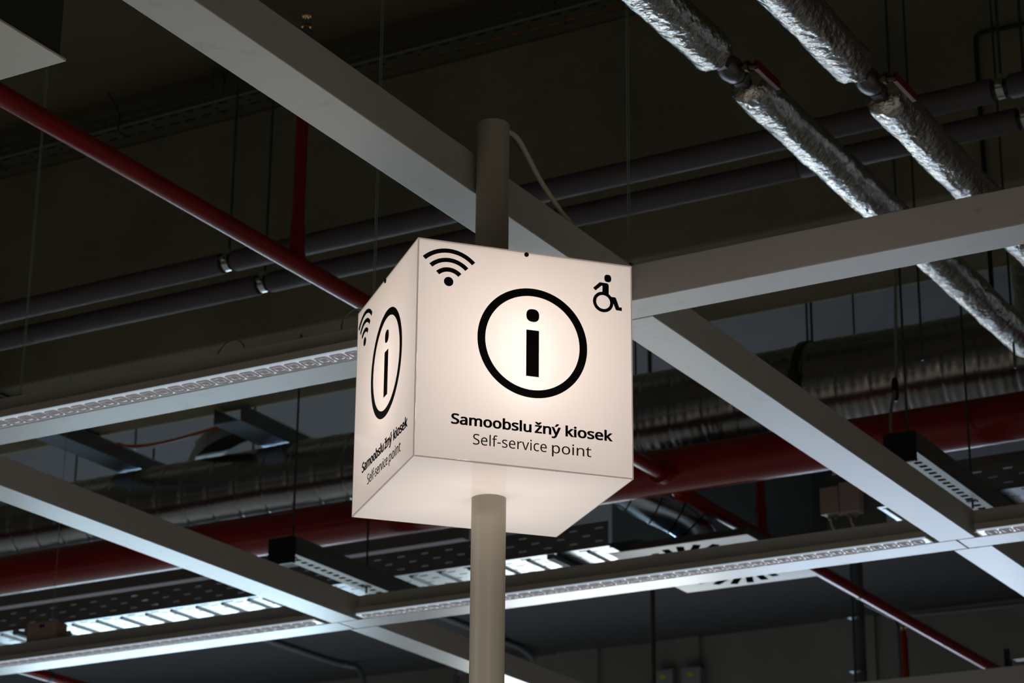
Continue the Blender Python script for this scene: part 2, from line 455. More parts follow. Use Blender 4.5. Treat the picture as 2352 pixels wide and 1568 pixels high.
for sx in (-1, 1):
    for sy in (-1, 1):
        sm.box(min(sx * H, sx * (H - E_)), max(sx * H, sx * (H - E_)), min(sy * H, sy * (H - E_)), max(sy * H, sy * (H - E_)), Z0, zt)
for z0_, z1_ in ((Z0, Z0 + E_), (zt - E_, zt)):
    for s_ in (-1, 1):
        a_, b_ = sorted((s_ * H, s_ * (H - E_)))
        sm.box(-H + E_, H - E_, a_, b_, z0_, z1_); sm.box(a_, b_, -H + E_, H - E_, z0_, z1_)
sm.build('edge_seam', M['seam'], sign, bevel=0.0012, local=True)['label'] = 'darker glued edges'
screw = MB()
screw.tube([(0, 0, 0), (0, 0, 0.0022), (0, 0, 0.0030)], [.0052, .0052, .0035], 20)
so = screw.build('screw', M['black'], front, local=True); so.location = (-H + .2498, -H, Z0 + .4925); so.rotation_euler = (PI / 2, 0, 0)
so2 = so.copy(); COL.objects.link(so2); so2.parent = left; so2.location = (-H, H - .2404, Z0 + .4935); so2.rotation_euler = (PI / 2, 0, -PI / 2)

GLYPHS = json.loads(r'''{"g":{"S":[[[403,153],[400,121],[392,92],[378,66],[359,44],[335,26],[307,11],[274,1],[238,-6],[198,-8],[177,-8],[157,-7],[137,-5],[118,-2],[100,1],[83,4],[68,9],[54,14],[41,19],[41,88],[62,80],[86,72],[113,65],[142,59],[171,56],[201,55],[228,56],[252,60],[273,66],[290,74],[305,85],[316,98],[324,113],[329,129],[330,147],[329,164],[325,180],[318,194],[308,207],[295,218],[277,230],[255,241],[228,252],[196,265],[172,274],[151,284],[131,294],[114,305],[98,317],[85,330],[74,344],[65,359],[57,375],[52,393],[49,413],[48,435],[51,464],[58,490],[71,513],[89,533],[110,550],[136,563],[165,573],[197,579],[231,581],[262,580],[290,577],[318,572],[343,565],[367,558],[389,549],[366,487],[346,495],[325,502],[302,508],[278,513],[254,516],[229,517],[207,516],[187,513],[169,507],[155,499],[142,489],[133,478],[126,464],[122,450],[121,434],[122,416],[126,400],[133,386],[143,373],[156,362],[172,351],[193,341],[217,330],[246,318],[278,306],[307,293],[332,279],[353,264],[371,247],[385,228],[395,206],[401,181]]],"a":[[[231,437],[279,433],[318,422],[347,403],[368,375],[381,338],[385,293],[385,0],[334,0],[320,61],[317,61],[304,46],[292,33],[279,22],[265,13],[250,5],[234,-1],[216,-5],[195,-7],[172,-8],[148,-7],[124,-2],[103,6],[84,16],[68,30],[55,48],[45,68],[39,92],[37,119],[43,159],[59,192],[87,219],[127,238],[179,251],[243,257],[316,259],[316,285],[313,317],[306,342],[293,359],[275,371],[253,378],[227,380],[205,379],[183,376],[163,370],[143,363],[124,355],[106,347],[84,400],[104,410],[126,419],[151,426],[177,432],[204,436]],[[252,208],[204,203],[167,195],[141,182],[124,165],[113,144],[110,119],[112,97],[120,79],[132,66],[148,56],[167,51],[188,49],[223,52],[253,62],[279,79],[299,103],[311,134],[315,172],[315,210]]],"m":[[[540,438],[584,434],[621,421],[649,401],[669,371],[681,330],[685,280],[685,0],[615,0],[615,277],[613,308],[606,333],[594,353],[577,367],[555,376],[528,379],[490,374],[460,362],[438,342],[423,315],[414,280],[411,237],[411,0],[342,0],[342,277],[341,298],[337,317],[332,333],[325,347],[315,359],[303,367],[289,374],[272,377],[253,379],[227,377],[204,370],[185,360],[170,347],[158,329],[150,308],[144,283],[140,255],[139,223],[139,0],[68,0],[68,430],[125,430],[136,371],[140,371],[149,385],[160,398],[173,409],[186,418],[201,425],[217,431],[233,435],[249,437],[266,438],[298,436],[325,430],[349,420],[369,406],[386,388],[398,366],[402,366],[418,388],[438,406],[461,420],[486,430],[512,436]]],"o":[[[442,216],[440,181],[436,150],[428,121],[417,95],[404,71],[388,51],[369,33],[348,18],[324,7],[299,-1],[271,-6],[241,-8],[214,-6],[188,-1],[163,7],[140,18],[119,33],[100,51],[84,71],[70,95],[59,121],[51,150],[46,181],[44,216],[47,261],[55,301],[68,336],[87,367],[110,392],[137,412],[169,426],[204,435],[244,438],[281,435],[316,426],[347,412],[374,392],[398,367],[417,336],[431,301],[439,261]],[[117,216],[119,184],[123,154],[130,128],[141,105],[155,86],[172,71],[192,59],[216,53],[243,51],[270,53],[294,59],[314,71],[331,86],[345,105],[356,128],[363,154],[367,184],[369,216],[367,248],[363,277],[355,303],[345,325],[331,344],[314,359],[294,370],[270,376],[242,379],[202,374],[171,359],[147,335],[130,303],[120,263]]],"b":[[[139,461],[139,443],[138,426],[138,410],[137,396],[136,383],[135,373],[139,373],[153,390],[169,405],[189,419],[213,429],[240,435],[272,437],[322,431],[365,412],[401,381],[428,338],[444,283],[449,215],[447,168],[439,127],[427,91],[410,61],[390,36],[365,17],[337,3],[306,-5],[272,-8],[240,-6],[213,0],[189,10],[169,24],[153,38],[139,55],[133,55],[119,0],[68,0],[68,609],[139,609]],[[260,379],[231,377],[207,371],[188,361],[172,348],[159,330],[150,308],[144,282],[140,252],[139,217],[139,214],[142,165],[150,125],[165,93],[187,69],[219,55],[261,51],[297,55],[325,69],[348,93],[363,126],[373,166],[376,216],[373,265],[363,306],[348,338],[325,360],[296,374]]],"s":[[[348,119],[346,92],[339,69],[327,49],[311,32],[292,18],[268,6],[241,-2],[210,-6],[176,-8],[148,-7],[122,-5],[99,-1],[78,5],[59,11],[42,19],[42,83],[60,75],[81,67],[104,60],[128,54],[153,50],[178,49],[211,51],[236,57],[256,66],[269,79],[277,94],[280,112],[279,123],[276,132],[271,141],[264,150],[253,158],[239,167],[222,176],[200,185],[174,196],[148,206],[124,217],[103,228],[84,239],[69,252],[57,266],[48,283],[43,302],[41,324],[46,358],[61,386],[85,408],[118,425],[157,435],[202,438],[228,437],[252,434],[275,430],[298,424],[319,417],[339,409],[315,353],[297,360],[278,366],[258,372],[238,377],[218,379],[197,380],[171,379],[149,374],[131,366],[118,356],[111,343],[108,328],[109,317],[113,307],[119,298],[127,290],[139,282],[154,274],[172,266],[193,256],[219,246],[245,236],[268,226],[289,215],[306,203],[321,191],[333,176],[341,159],[346,140]]],"l":[[[139,0],[68,0],[68,609],[139,609]]],"u":[[[427,430],[427,0],[370,0],[359,57],[356,57],[346,43],[334,31],[321,20],[306,11],[290,4],[273,-1],[256,-5],[238,-7],[220,-8],[187,-6],[159,-1],[134,8],[112,21],[95,38],[81,59],[71,85],[65,114],[63,148],[63,430],[135,430],[135,153],[137,122],[145,96],[158,76],[176,62],[200,53],[230,51],[260,53],[285,59],[306,69],[323,82],[336,100],[345,121],[352,146],[356,175],[357,206],[357,430]]],"z":[[[346,0],[31,0],[31,47],[262,375],[45,375],[45,430],[340,430],[340,377],[112,55],[346,55]]],"n":[[[275,438],[322,434],[361,421],[391,401],[413,371],[426,330],[431,280],[431,0],[361,0],[361,275],[358,307],[351,333],[338,353],[319,367],[295,376],[265,379],[222,374],[189,361],[166,338],[151,308],[142,269],[139,223],[139,0],[68,0],[68,430],[125,430],[136,371],[140,371],[150,385],[162,398],[175,409],[190,418],[206,425],[222,431],[239,435],[257,437]]],"y":[[[1,430],[76,430],[169,185],[184,144],[188,130],[193,117],[196,105],[200,92],[203,80],[205,68],[209,68],[212,83],[217,100],[224,121],[231,142],[238,164],[245,186],[333,430],[409,430],[224,-59],[213,-85],[201,-108],[188,-130],[173,-148],[157,-164],[138,-176],[117,-185],[94,-191],[67,-192],[55,-192],[44,-192],[34,-190],[9,-186],[9,-130],[30,-133],[38,-134],[47,-135],[56,-135],[72,-134],[86,-131],[99,-126],[110,-118],[121,-110],[130,-99],[138,-87],[145,-73],[152,-59],[174,-2]]],"k":[[[138,291],[138,282],[137,270],[137,257],[135,221],[138,221],[152,240],[172,264],[189,285],[326,430],[409,430],[235,246],[421,0],[336,0],[187,200],[138,158],[138,0],[68,0],[68,609],[138,609]]],"i":[[[139,430],[139,0],[68,0],[68,430]],[[104,591],[115,590],[124,586],[133,580],[140,572],[144,560],[145,546],[144,532],[140,521],[133,512],[124,506],[115,502],[104,501],[93,502],[83,506],[75,512],[68,521],[64,532],[63,546],[64,560],[68,572],[75,580],[83,586],[93,590]]],"e":[[[234,438],[269,435],[301,427],[329,414],[354,396],[374,373],[390,346],[402,315],[409,281],[411,244],[411,201],[117,201],[122,157],[134,119],[154,90],[181,69],[215,56],[254,52],[280,53],[305,56],[327,60],[348,66],[370,73],[392,82],[392,20],[370,11],[349,4],[327,-1],[304,-5],[279,-7],[251,-8],[212,-5],[176,3],[143,17],[114,36],[90,61],[70,91],[56,126],[47,167],[44,212],[47,257],[55,297],[68,333],[86,364],[108,390],[134,411],[164,426],[198,435]],[[233,380],[202,377],[175,366],[154,348],[137,323],[125,293],[119,257],[338,257],[336,281],[333,302],[326,322],[318,338],[306,353],[292,364],[276,373],[256,378]]],"f":[[[266,375],[158,375],[158,0],[87,0],[87,375],[12,375],[12,408],[87,432],[87,457],[89,492],[95,522],[104,547],[116,568],[132,585],[152,597],[174,606],[199,612],[227,613],[244,613],[259,612],[274,609],[287,606],[300,603],[310,599],[292,544],[283,546],[273,549],[262,552],[251,554],[239,555],[228,556],[206,553],[189,545],[175,532],[166,513],[160,489],[158,458],[158,430],[266,430]]],"r":[[[269,438],[295,437],[304,436],[312,435],[319,433],[310,368],[287,372],[279,373],[271,374],[264,374],[248,373],[232,369],[217,363],[202,355],[189,346],[176,334],[166,321],[156,305],[149,289],[143,270],[140,251],[139,229],[139,0],[68,0],[68,430],[126,430],[134,351],[137,351],[147,367],[158,381],[170,395],[183,407],[198,418],[214,426],[231,433],[249,437]]],"v":[[[163,0],[0,430],[75,430],[167,176],[180,137],[185,123],[189,109],[193,96],[197,83],[199,72],[201,63],[204,63],[207,72],[210,84],[214,96],[218,110],[222,124],[227,138],[241,176],[332,430],[407,430],[244,0]]],"c":[[[241,-8],[204,-5],[170,2],[139,15],[112,34],[88,58],[69,87],[55,123],[47,165],[44,213],[47,262],[56,305],[71,342],[90,372],[114,396],[142,415],[174,428],[208,435],[245,438],[267,437],[288,435],[309,431],[328,426],[344,421],[358,415],[337,356],[323,361],[308,365],[292,370],[275,373],[259,375],[244,376],[217,374],[193,368],[172,358],[155,343],[141,325],[131,303],[123,277],[119,247],[117,213],[119,181],[123,152],[131,126],[141,104],[155,86],[172,71],[191,61],[214,55],[240,53],[262,54],[283,56],[302,60],[319,65],[336,71],[351,78],[351,15],[336,8],[320,3],[304,-2],[285,-5],[264,-7]]],"p":[[[273,438],[322,432],[365,413],[401,383],[428,339],[444,284],[449,216],[447,170],[439,129],[427,93],[410,62],[390,37],[365,17],[337,3],[306,-5],[272,-8],[251,-7],[231,-4],[213,1],[197,7],[182,15],[170,24],[158,33],[148,44],[139,55],[134,55],[137,20],[138,7],[139,-5],[139,-16],[139,-192],[68,-192],[68,430],[126,430],[136,371],[139,371],[148,383],[158,394],[170,405],[182,414],[197,422],[213,429],[231,434],[251,437]],[[260,379],[233,377],[210,371],[190,362],[174,349],[161,333],[152,313],[145,289],[141,261],[139,229],[139,216],[140,182],[144,152],[150,126],[159,103],[172,85],[188,70],[208,59],[233,53],[261,51],[286,53],[308,60],[326,72],[341,88],[354,108],[364,131],[371,157],[375,186],[376,217],[373,262],[363,302],[348,334],[325,359],[296,374]]],"t":[[[212,50],[222,50],[233,51],[245,53],[255,54],[264,56],[272,59],[272,5],[263,1],[253,-2],[240,-4],[226,-6],[213,-8],[200,-8],[178,-7],[157,-3],[138,4],[120,13],[104,27],[91,44],[82,66],[76,93],[74,125],[74,375],[13,375],[13,409],[75,437],[103,528],[144,528],[144,430],[269,430],[269,375],[144,375],[144,127],[146,103],[153,83],[163,69],[177,58],[193,52]]],"-":[[[32,184],[32,246],[226,246],[226,184]]],"\u017e":[[[346,0],[31,0],[31,47],[262,375],[45,375],[45,430],[340,430],[340,377],[112,55],[346,55]],[[152,486],[144,499],[134,512],[123,526],[112,540],[99,554],[87,568],[53,604],[53,614],[101,614],[115,605],[130,594],[144,581],[159,568],[173,555],[187,540],[201,555],[216,568],[231,581],[246,594],[260,605],[274,614],[324,614],[324,604],[313,593],[302,581],[289,568],[276,554],[264,540],[251,526],[240,512],[231,499],[224,486]]],"\u00fd":[[[1,430],[76,430],[169,185],[184,144],[188,130],[193,117],[196,105],[200,92],[203,80],[205,68],[209,68],[212,83],[217,100],[224,121],[231,142],[238,164],[245,186],[333,430],[409,430],[224,-59],[213,-85],[201,-108],[188,-130],[173,-148],[157,-164],[138,-176],[117,-185],[94,-191],[67,-192],[55,-192],[44,-192],[34,-190],[9,-186],[9,-130],[30,-133],[38,-134],[47,-135],[56,-135],[72,-134],[86,-131],[99,-126],[110,-118],[121,-110],[130,-99],[138,-87],[145,-73],[152,-59],[174,-2]],[[323,606],[318,598],[311,589],[302,579],[293,568],[283,557],[272,546],[261,534],[250,523],[239,513],[229,503],[218,494],[209,486],[162,486],[162,496],[170,506],[179,518],[188,532],[197,546],[207,560],[216,575],[224,589],[232,602],[238,614],[323,614]]]},"a":{"S":440,"a":450,"m":750,"o":485,"b":493,"s":384,"l":207,"u":496,"z":377,"n":496,"y":409,"k":428,"i":207,"e":452,"f":276,"r":331,"v":408,"c":385,"p":493,"t":290,"-":258,"\u017e":377,"\u00fd":409," ":209}}''')
PT = 0.0006
class Face:
    """prints flat shapes on a sign face: o + u*U + v*V, N = outward"""
    def __init__(s, parent, o, U, V, N): s.p = parent; s.o = Vector(o); s.U = Vector(U); s.V = Vector(V); s.N = Vector(N)
    def P(s, u, v, w=0.0): return s.o + s.U * u + s.V * v + s.N * (w + 0.0001)
    def arc(s, mb, c, ro, ri, a0, a1, n):
        full = abs(a1 - a0) >= 360
        k = n if full else n + 1
        vs = []
        for w_ in (0, PT):
            for rr in (ro, ri):
                for i in range(k):
                    a = math.radians(a0 + (a1 - a0) * i / n)
                    vs.append(s.P(c[0] + rr * math.cos(a), c[1] + rr * math.sin(a), w_))
        fs = []
        for i in range(n):
            j = (i + 1) % k
            fs += [(2 * k + i, 2 * k + j, 3 * k + j, 3 * k + i), (i, j, 2 * k + j, 2 * k + i), (k + j, k + i, 3 * k + i, 3 * k + j)]
        if not full:
            fs += [(0, 2 * k, 3 * k, k), (k - 1, 2 * k - 1, 4 * k - 1, 3 * k - 1)]
        mb.add(vs, fs)
    def poly(s, mb, pts): mb.prism(pts, s.P(0, 0), s.U, s.V, s.N * PT)
    def disc(s, mb, c, r, n=40, sq=0.0, ry=None):
        ry = ry or r
        def q(a):
            x, y = math.cos(a), math.sin(a)
            p = 2 + sq; m_ = (abs(x) ** p + abs(y) ** p) ** (1 / p); return c[0] + r * x / m_, c[1] + ry * y / m_
        s.poly(mb, [q(2 * PI * i / n) for i in range(n)])
    def text(s, words, em, v0, offset, name, shifts=(0.0,)):
        """words = [(string, u start, u end)]; outlines scaled to the given extent, thickened by offset and small sideways shifts"""
        bm = bmesh.new()
        for sh in shifts:
            cu_ = bpy.data.curves.new(name, 'CURVE'); cu_.dimensions = '2D'; cu_.fill_mode = 'BOTH'; cu_.extrude = PT / 2; cu_.offset = offset
            grow = offset + max(shifts)
            for string, u0, u1 in words:
                x = 0; placed = []
                for ch in string:
                    if ch != ' ': placed.append((x, GLYPHS['g'][ch]))
                    x += GLYPHS['a'][ch]
                lo = min(px0 + p[0] for px0, g in placed for l in g for p in l); hi = max(px0 + p[0] for px0, g in placed for l in g for p in l)
                k = (u1 - u0 - 2 * grow) / (hi - lo)
                for px0, g in placed:
                    for l in g:
                        sp = cu_.splines.new('POLY'); sp.points.add(len(l) - 1); sp.use_cyclic_u = True
                        for i, (a, b) in enumerate(l):
                            sp.points[i].co = (u0 + grow + sh + (px0 + a - lo) * k, v0 + b * em, 0, 1)
            tmp = bpy.data.objects.new(name, cu_); COL.objects.link(tmp)
            me = bpy.data.meshes.new_from_object(tmp.evaluated_get(bpy.context.evaluated_depsgraph_get()))
            bpy.data.objects.remove(tmp)
            bm.from_mesh(me); bpy.data.meshes.remove(me)
        for v in bm.verts: v.co = s.P(v.co.x, v.co.y, v.co.z + PT / 2)
        me = bpy.data.meshes.new(name); bm.to_mesh(me); bm.free()
        me.materials.append(M['ink'])
        o = bpy.data.objects.new(name, me); COL.objects.link(o); o.parent = s.p
        return o
def print_face(F, wheelchair):
    b = MB(); F.arc(b, (.2656, .2868), .1268, .1090, 0, 360, 120)
    F.poly(b, [(.2509, .2090), (.2801, .2090), (.2801, .3162), (.2509, .3162)])
    F.disc(b, (.2655, .3507), .0148, sq=0.5)
    b.build('information_symbol', M['ink'], F.p, local=True)
    b = MB()
    for ro, ri in ((.0848, .0749), (.0630, .0532), (.0409, .0307)): F.arc(b, (.0713, .397), ro, ri, 45, 135, 28)
    F.disc(b, (.0713, .4049), .0107)
    b.build('wireless_symbol', M['ink'], F.p, local=True)
    if wheelchair:
        b = MB()
        F.disc(b, (.4420, .4618), .0082, sq=0.7, ry=.0088)
        F.arc(b, (.4307, .4041), .0242, .0166, 0, 360, 60)
        F.poly(b, [(.4070, .4351), (.4219, .4497), (.4239, .4503), (.4388, .4499), (.4416, .4494), (.4434, .4475), (.4441, .4439), (.4440, .4244),
                   (.4495, .4187), (.4584, .4188), (.4602, .4180), (.4614, .4163), (.4684, .3963), (.4749, .3964), (.4748, .3884), (.4626, .3886), (.4610, .3894), (.4602, .3908),
                   (.4553, .4030), (.4504, .4076), (.4448, .4182), (.4380, .4226), (.4290, .4240), (.4293, .4419), (.4284, .4428), (.4266, .4423), (.4129, .4295)])
        b.build('wheelchair_symbol', M['ink'], F.p, local=True)
    F.text([('Samoobslu', .0825, .2641), ('žný', .2712, .3310), ('kiosek', .3418, .4505)], 0.00003875, .0818, .00070, 'lettering', (-.0005, .0, .0005))
    F.text([('Self-service', .1322, .2990), ('point', .3110, .4012)], 0.00004105, .0402, .00000, 'lettering')
print_face(Face(front, (-H, -H, Z0), (1, 0, 0), (0, 0, 1), (0, -1, 0)), True)
print_face(Face(left, (-H, H, Z0), (0, -1, 0), (0, 0, 1), (-1, 0, 0)), False)

SM_ = root_matrix(sign)
for dx, dy in ((0, -.135), (-.135, 0), (.135, 0), (0, .135)):
    for dz in (.19, .31):
        l = bpy.data.lights.new('sign_tube', 'POINT'); l.energy = SIGN_TUBE * (1.25 if dy < 0 else 1.0); l.color = (1.0, 0.87, 0.79); l.shadow_soft_size = 0.03
        o = bpy.data.objects.new('sign_tube', l); COL.objects.link(o); o.location = SM_ @ Vector((dx, dy, Z0 + dz))

def smooth_path(pts, n=8):
    """Catmull-Rom through points"""
    P = [Vector(p) for p in pts]; P = [P[0] * 2 - P[1]] + P + [P[-1] * 2 - P[-2]]
    out = []
    for i in range(1, len(P) - 2):
        for k in range(n):
            t = k / n; a, b, c, d = P[i - 1], P[i], P[i + 1], P[i + 2]
            out.append(0.5 * ((2 * b) + (c - a) * t + (2 * a - 5 * b + 4 * c - d) * t * t + (3 * b - a - 3 * c + d) * t ** 3))
    out.append(P[-2]); return out
def cable(name, pts, r, mat_, label, cat='cable', group=None, n=8):
    return tag(MB().tube(smooth_path(pts), r, n).build(name, mat_), label, cat, group)
cable('power_cable', [(CX, CY + .01, 3.98), (CX, CY + .012, 4.032), at_x(1172, 304, -2.62), at_x(1192, 322, -2.63), at_x(1214, 362, -2.64), at_x(1240, 412, -2.66), at_x(1270, 458, -2.68), at_x(1292, 490, -2.70), at_x(1308, 509, -2.72), (-2.735, 5.06, 3.970)],
      .0065, M['cable'], 'thick cream cable drooping from the pole top over the beam on the right')
cable('power_cable', [(CX - .01, CY, 3.98), (CX - .02, CY, 4.034), at_x(1094, 294, -2.68), at_x(1068, 299, -2.70), at_x(1048, 310, -2.72), at_x(1032, 325, -2.74), (-2.745, 4.33, 3.967)],
      .0026, M['grey_cable'], 'thin cable arching from the pole top to the beam on the left')
cable('beam_cable', [(-3.66, 5.31, 3.966), at_y(786, 742, 5.31), at_y(795, 724, 5.31), at_y(815, 710, 5.31), at_y(835, 716, 5.31), at_y(850, 735, 5.31), (-3.50, 5.31, 3.966)],
      .0026, M['grey_cable'], 'thin cable loop standing on the beam at the left edge of the sign')
cable('beam_cable', [at_y(500, 813, 5.31), at_y(508, 801, 5.31), at_y(522, 787, 5.31), at_y(542, 781, 5.31), at_y(556, 788, 5.31), at_y(562, 798, 5.31)],
      .0026, M['grey_cable'], 'thin cable loop standing on the beam above the upper light rail')

# ---------------------------------------------------------------- wires that carry the grid
GW = 'thin steel wires that carry the grid'
def hang_wire(x, y, z0, label, r=.0013, name='suspension_wire', m='wire', dbl=True, z1=ZC):
    t = thing(name, (x, y, z0), label, 'wire', GW)
    MB().tube([(x, y, z0), (x, y, z1)], r, 6).build('wire', M[m], t)
    if dbl: MB().tube([(x + .006, y, z0), (x + .006, y + .001, z0 + (z1 - z0) * .55)], r * .8, 6).build('wire', M[m], t)
    MB().box(x - .008, x + .012, y - .008, y + .008, z0 - .001, z0 + .022).build('anchor', M['rod'], t)
hang_wire(-2.705, 5.25, ZT, 'steel wire dropping to the top right corner of the sign')
hang_wire(-3.555, 5.31, ZT, 'steel wire passing behind the upper beam left of the pole top')
hang_wire(-4.85, 5.30, ZT, 'steel wire at the left edge above the upper light rail')
hang_wire(-6.93, 7.90, ZT, 'steel wire beside the brown box at bottom left', dbl=False, z1=ZD - .001)

# ---------------------------------------------------------------- two grey insulated pipes
GP = 'grey insulated pipes running side by side under the ceiling'
def grey_pipe(y, z, r, xc, joints, label):
    t = thing('insulated_pipe', (xc[0], y, z), label, 'pipe', GP)
    marks = sorted([(x, 'c') for x in xc] + [(x, 'j') for x in joints])
    x0 = -10.5
    ends = []
    for x, k in marks + [(2.2, 'e')]:
        g = .030 if k == 'c' else .0012
        ends.append((x0, x - g)); x0 = x + g
    for a, b in ends:
        MB().tube([(a, y, z), (a + .004, y, z), (b - .004, y, z), (b, y, z)], [r * .93, r, r, r * .93], 40).build('insulation_sleeve', M['grey_foam'], t)
    MB().tube([(-10.5, y, z), (2.2, y, z)], r * .72, 24).build('inner_pipe', M['dark_pipe'], t)
    for x in xc:
        c = MB()
        ro, ri = r * .86, r * .74; nn = 32; w_ = .013
        vs = [(x + dx, y + rr * math.cos(2 * PI * k / nn), z + rr * math.sin(2 * PI * k / nn)) for dx in (-w_, w_) for rr in (ro, ri) for k in range(nn)]
        fs = []
        for k in range(nn):
            j = (k + 1) % nn
            fs += [(k, j, 2 * nn + j, 2 * nn + k), (nn + j, nn + k, 3 * nn + k, 3 * nn + j), (k, nn + k, nn + j, j), (2 * nn + k, 2 * nn + j, 3 * nn + j, 3 * nn + k)]
        c.add(vs, fs, False)
        c.box(x - .012, x + .012, y - .017, y + .017, z + ro - .004, z + ro + .012)
        c.box(x - .010, x + .010, y - ro - .014, y - ro + .003, z - .007, z + .007)
        cl = c.build('pipe_clamp', M['chrome'], t)
        MB().tube([(x, y, z + ro + .01), (x, y, ZC - .003)], .0055, 8).build('threaded_rod', M['rod'], cl)
grey_pipe(7.125, 5.20, .0425, (-8.67, -5.47, -2.25), (), 'upper of the two grey insulated pipes, nearer the top edge')
grey_pipe(7.385, 5.20, .0425, (-8.67, -5.48, -2.25), (-3.10, -6.70), 'lower of the two grey insulated pipes, just under its twin')

# ---------------------------------------------------------------- red sprinkler pipes
def ring(mb, axis, c, r, w_, n=24):
    c = Vector(c); a = Vector(axis) * w_
    mb.tube([c - a, c + a], r, n)
def sprinkler_head(mb, x, y, z):
    mb.tube([(x, y, z), (x, y, z + .012)], .011, 12)
    mb.tube([(x, y, z + .012), (x, y, z + .020)], .017, 6)
    for s_ in (-1, 1):
        mb.tube([(x + s_ * .012, y, z + .02), (x + s_ * .017, y, z + .035), (x + s_ * .008, y, z + .052)], .0025, 6)
    mb.tube([(x, y, z + .02), (x, y, z + .05)], .003, 8)
    mb.tube([(x, y, z + .052), (x, y, z + .055)], [.015, .014], 12)
RB = 'red sprinkler branch pipes'
def branch(x, y0, y1, z, label, risers, caps=()):
    t = thing('sprinkler_branch', (x, y0, z), label, 'pipe', RB)
    MB().tube([(x, y0, z), (x, y1, z)], .0302, 32).build('pipe', M['red'], t)
    for (ry, r_, ztop, red_z) in risers:
        b = MB(); b.tube([(x, ry, z), (x, ry, z + .13), (x, ry, z + .15), (x, ry, ztop - .045)], [r_ * 1.22, r_ * 1.22, r_, r_], 24)
        b.tube([(x, ry, z + .0), (x, ry, z + .045)], [r_ * 1.75, r_ * 1.22], 24)
        rr = b.build('riser', M['red'], t)
        MB().tube([(x, ry, ztop - .045), (x, ry, ztop)], r_ * 1.05, 20).build('riser_cap', M['grey_conduit'], rr)
        sp = MB(); sprinkler_head(sp, x, ry, ztop); sp.build('sprinkler_head', M['brass'], rr)
    for cy in caps:
        b = MB(); ring(b, (0, 1, 0), (x, cy, z), .0318, .012); b.build('hanger_ring', M['dark_pipe'], t)
        MB().tube([(x, cy, z + .03), (x, cy, z + .75)], .004, 8).build('threaded_rod', M['rod'], t)
    return t
branch(-4.225, 2.2, 8.50, 4.50, 'red sprinkler pipe from the left edge to behind the lit sign', [(5.86, .0205, 5.345, 0)])
branch(-4.275, 8.74, 14.6, 4.50, 'red sprinkler pipe crossing the lower right behind the long light rail', [(9.58, .0225, 5.20, 0)], caps=(10.72,))
branch(-9.07, 8.74, 14.0, 4.50, 'red sprinkler pipe peeping out under the bottom left beam', [], caps=(10.35,))
t = thing('sprinkler_main', (-4.2, 8.62, 4.55), 'thick dark red main pipe running under the round duct', 'pipe')
MB().tube([(-13, 8.62, 4.55), (2.5, 8.62, 4.55)], .096, 64).build('pipe', M['red'], t)
b = MB(); b.tube([(-4.225, 8.50, 4.50), (-4.225, 8.62, 4.55)], .034, 24); b.tube([(-4.225, 8.46, 4.50), (-4.225, 8.50, 4.50)], .046, 24)
b.build('branch_outlet', M['red'], t)
b = MB(); b.tube([(-4.275, 8.62, 4.53), (-4.275, 8.75, 4.50)], .034, 24); b.tube([(-4.275, 8.74, 4.50), (-4.275, 8.79, 4.50)], .040, 24)
b.build('branch_outlet', M['red'], t)
for (px_, py_, Y) in ((1501, 1077, 8.53), (1520, 1130, 8.70), (1581, 1118, 8.73)):
    p = at_y(px_, py_, Y)
    b = MB(); b.tube([(p.x, Y, p.z + .03), (p.x, Y, p.z - .012)], .0085, 12); b.tube([(p.x, Y, p.z - .012), (p.x, Y, p.z - .022)], .0062, 12); b.tube([(p.x, Y, p.z + .0), (p.x, Y, p.z + .010)], .0125, 6)
    b.build('bolt', M['brass'], t)
for X in (-5.3,):
    b = MB(); ring(b, (1, 0, 0), (X, 8.62, 4.55), .098, .014, 48); b.build('hanger_ring', M['dark_pipe'], t)

# ---------------------------------------------------------------- round spiral duct in three widths
DY, DZ = 8.97, 4.93
t = thing('spiral_duct', (-4.5, DY, DZ), 'large round spiral duct of galvanised sheet above the red main', 'duct')
def duct_section(x0, x1, r0, r1, pitch=.155, ribs=True):
    n = 72; step = .0095; m_ = max(2, int((x1 - x0) / step))
    vs = []
    for i in range(m_ + 1):
        x = x0 + (x1 - x0) * i / m_; rb = r0 + (r1 - r0) * i / m_
        for k in range(n):
            a = 2 * PI * k / n
            ph = ((x + pitch * k / n) / pitch) % 1.0
            d = -.0055 * math.exp(-((ph - .5) / .045) ** 2) + .0035 * math.exp(-((ph - .58) / .03) ** 2)
            if ribs:
                for q in (.12, .82): d += .0028 * math.exp(-((ph - q) / .05) ** 2)
            d += .0018 * math.sin(x * 7.3 + a * 2)
            vs.append((x, DY + (rb + d) * math.cos(a), DZ + (rb + d) * math.sin(a)))
    fs = [(i * n + k, i * n + (k + 1) % n, (i + 1) * n + (k + 1) % n, (i + 1) * n + k) for i in range(m_) for k in range(n)]
    fs += [tuple(range(n)), tuple(range(m_ * n, m_ * n + n))[::-1]]
    return MB().add(vs, fs, True)
duct_section(-11.0, -5.35, .168, .168, ribs=False).build('duct_section', M['duct'], t)
duct_section(-5.35, -5.05, .168, .195, ribs=False).build('reducer', M['duct'], t)
duct_section(-5.05, -3.76, .195, .195).build('duct_section', M['duct'], t)
duct_section(-3.76, 1.0, .202, .202).build('duct_section', M['duct'], t)
for X, R_ in ((-3.74, .206),):
    b = MB(); nn = 48
    b.tube([(X - .016, DY, DZ), (X + .016, DY, DZ)], R_ + .006, nn)
    b.box(X - .016, X + .016, DY - R_ - .03, DY - R_ - .003, DZ - .02, DZ + .02)
    st = b.build('duct_strap', M['dark_pipe'], t)
    MB().tube([(X, DY, DZ + R_), (X, DY, ZC - .003)], .006, 8).build('threaded_rod', M['rod'], st)

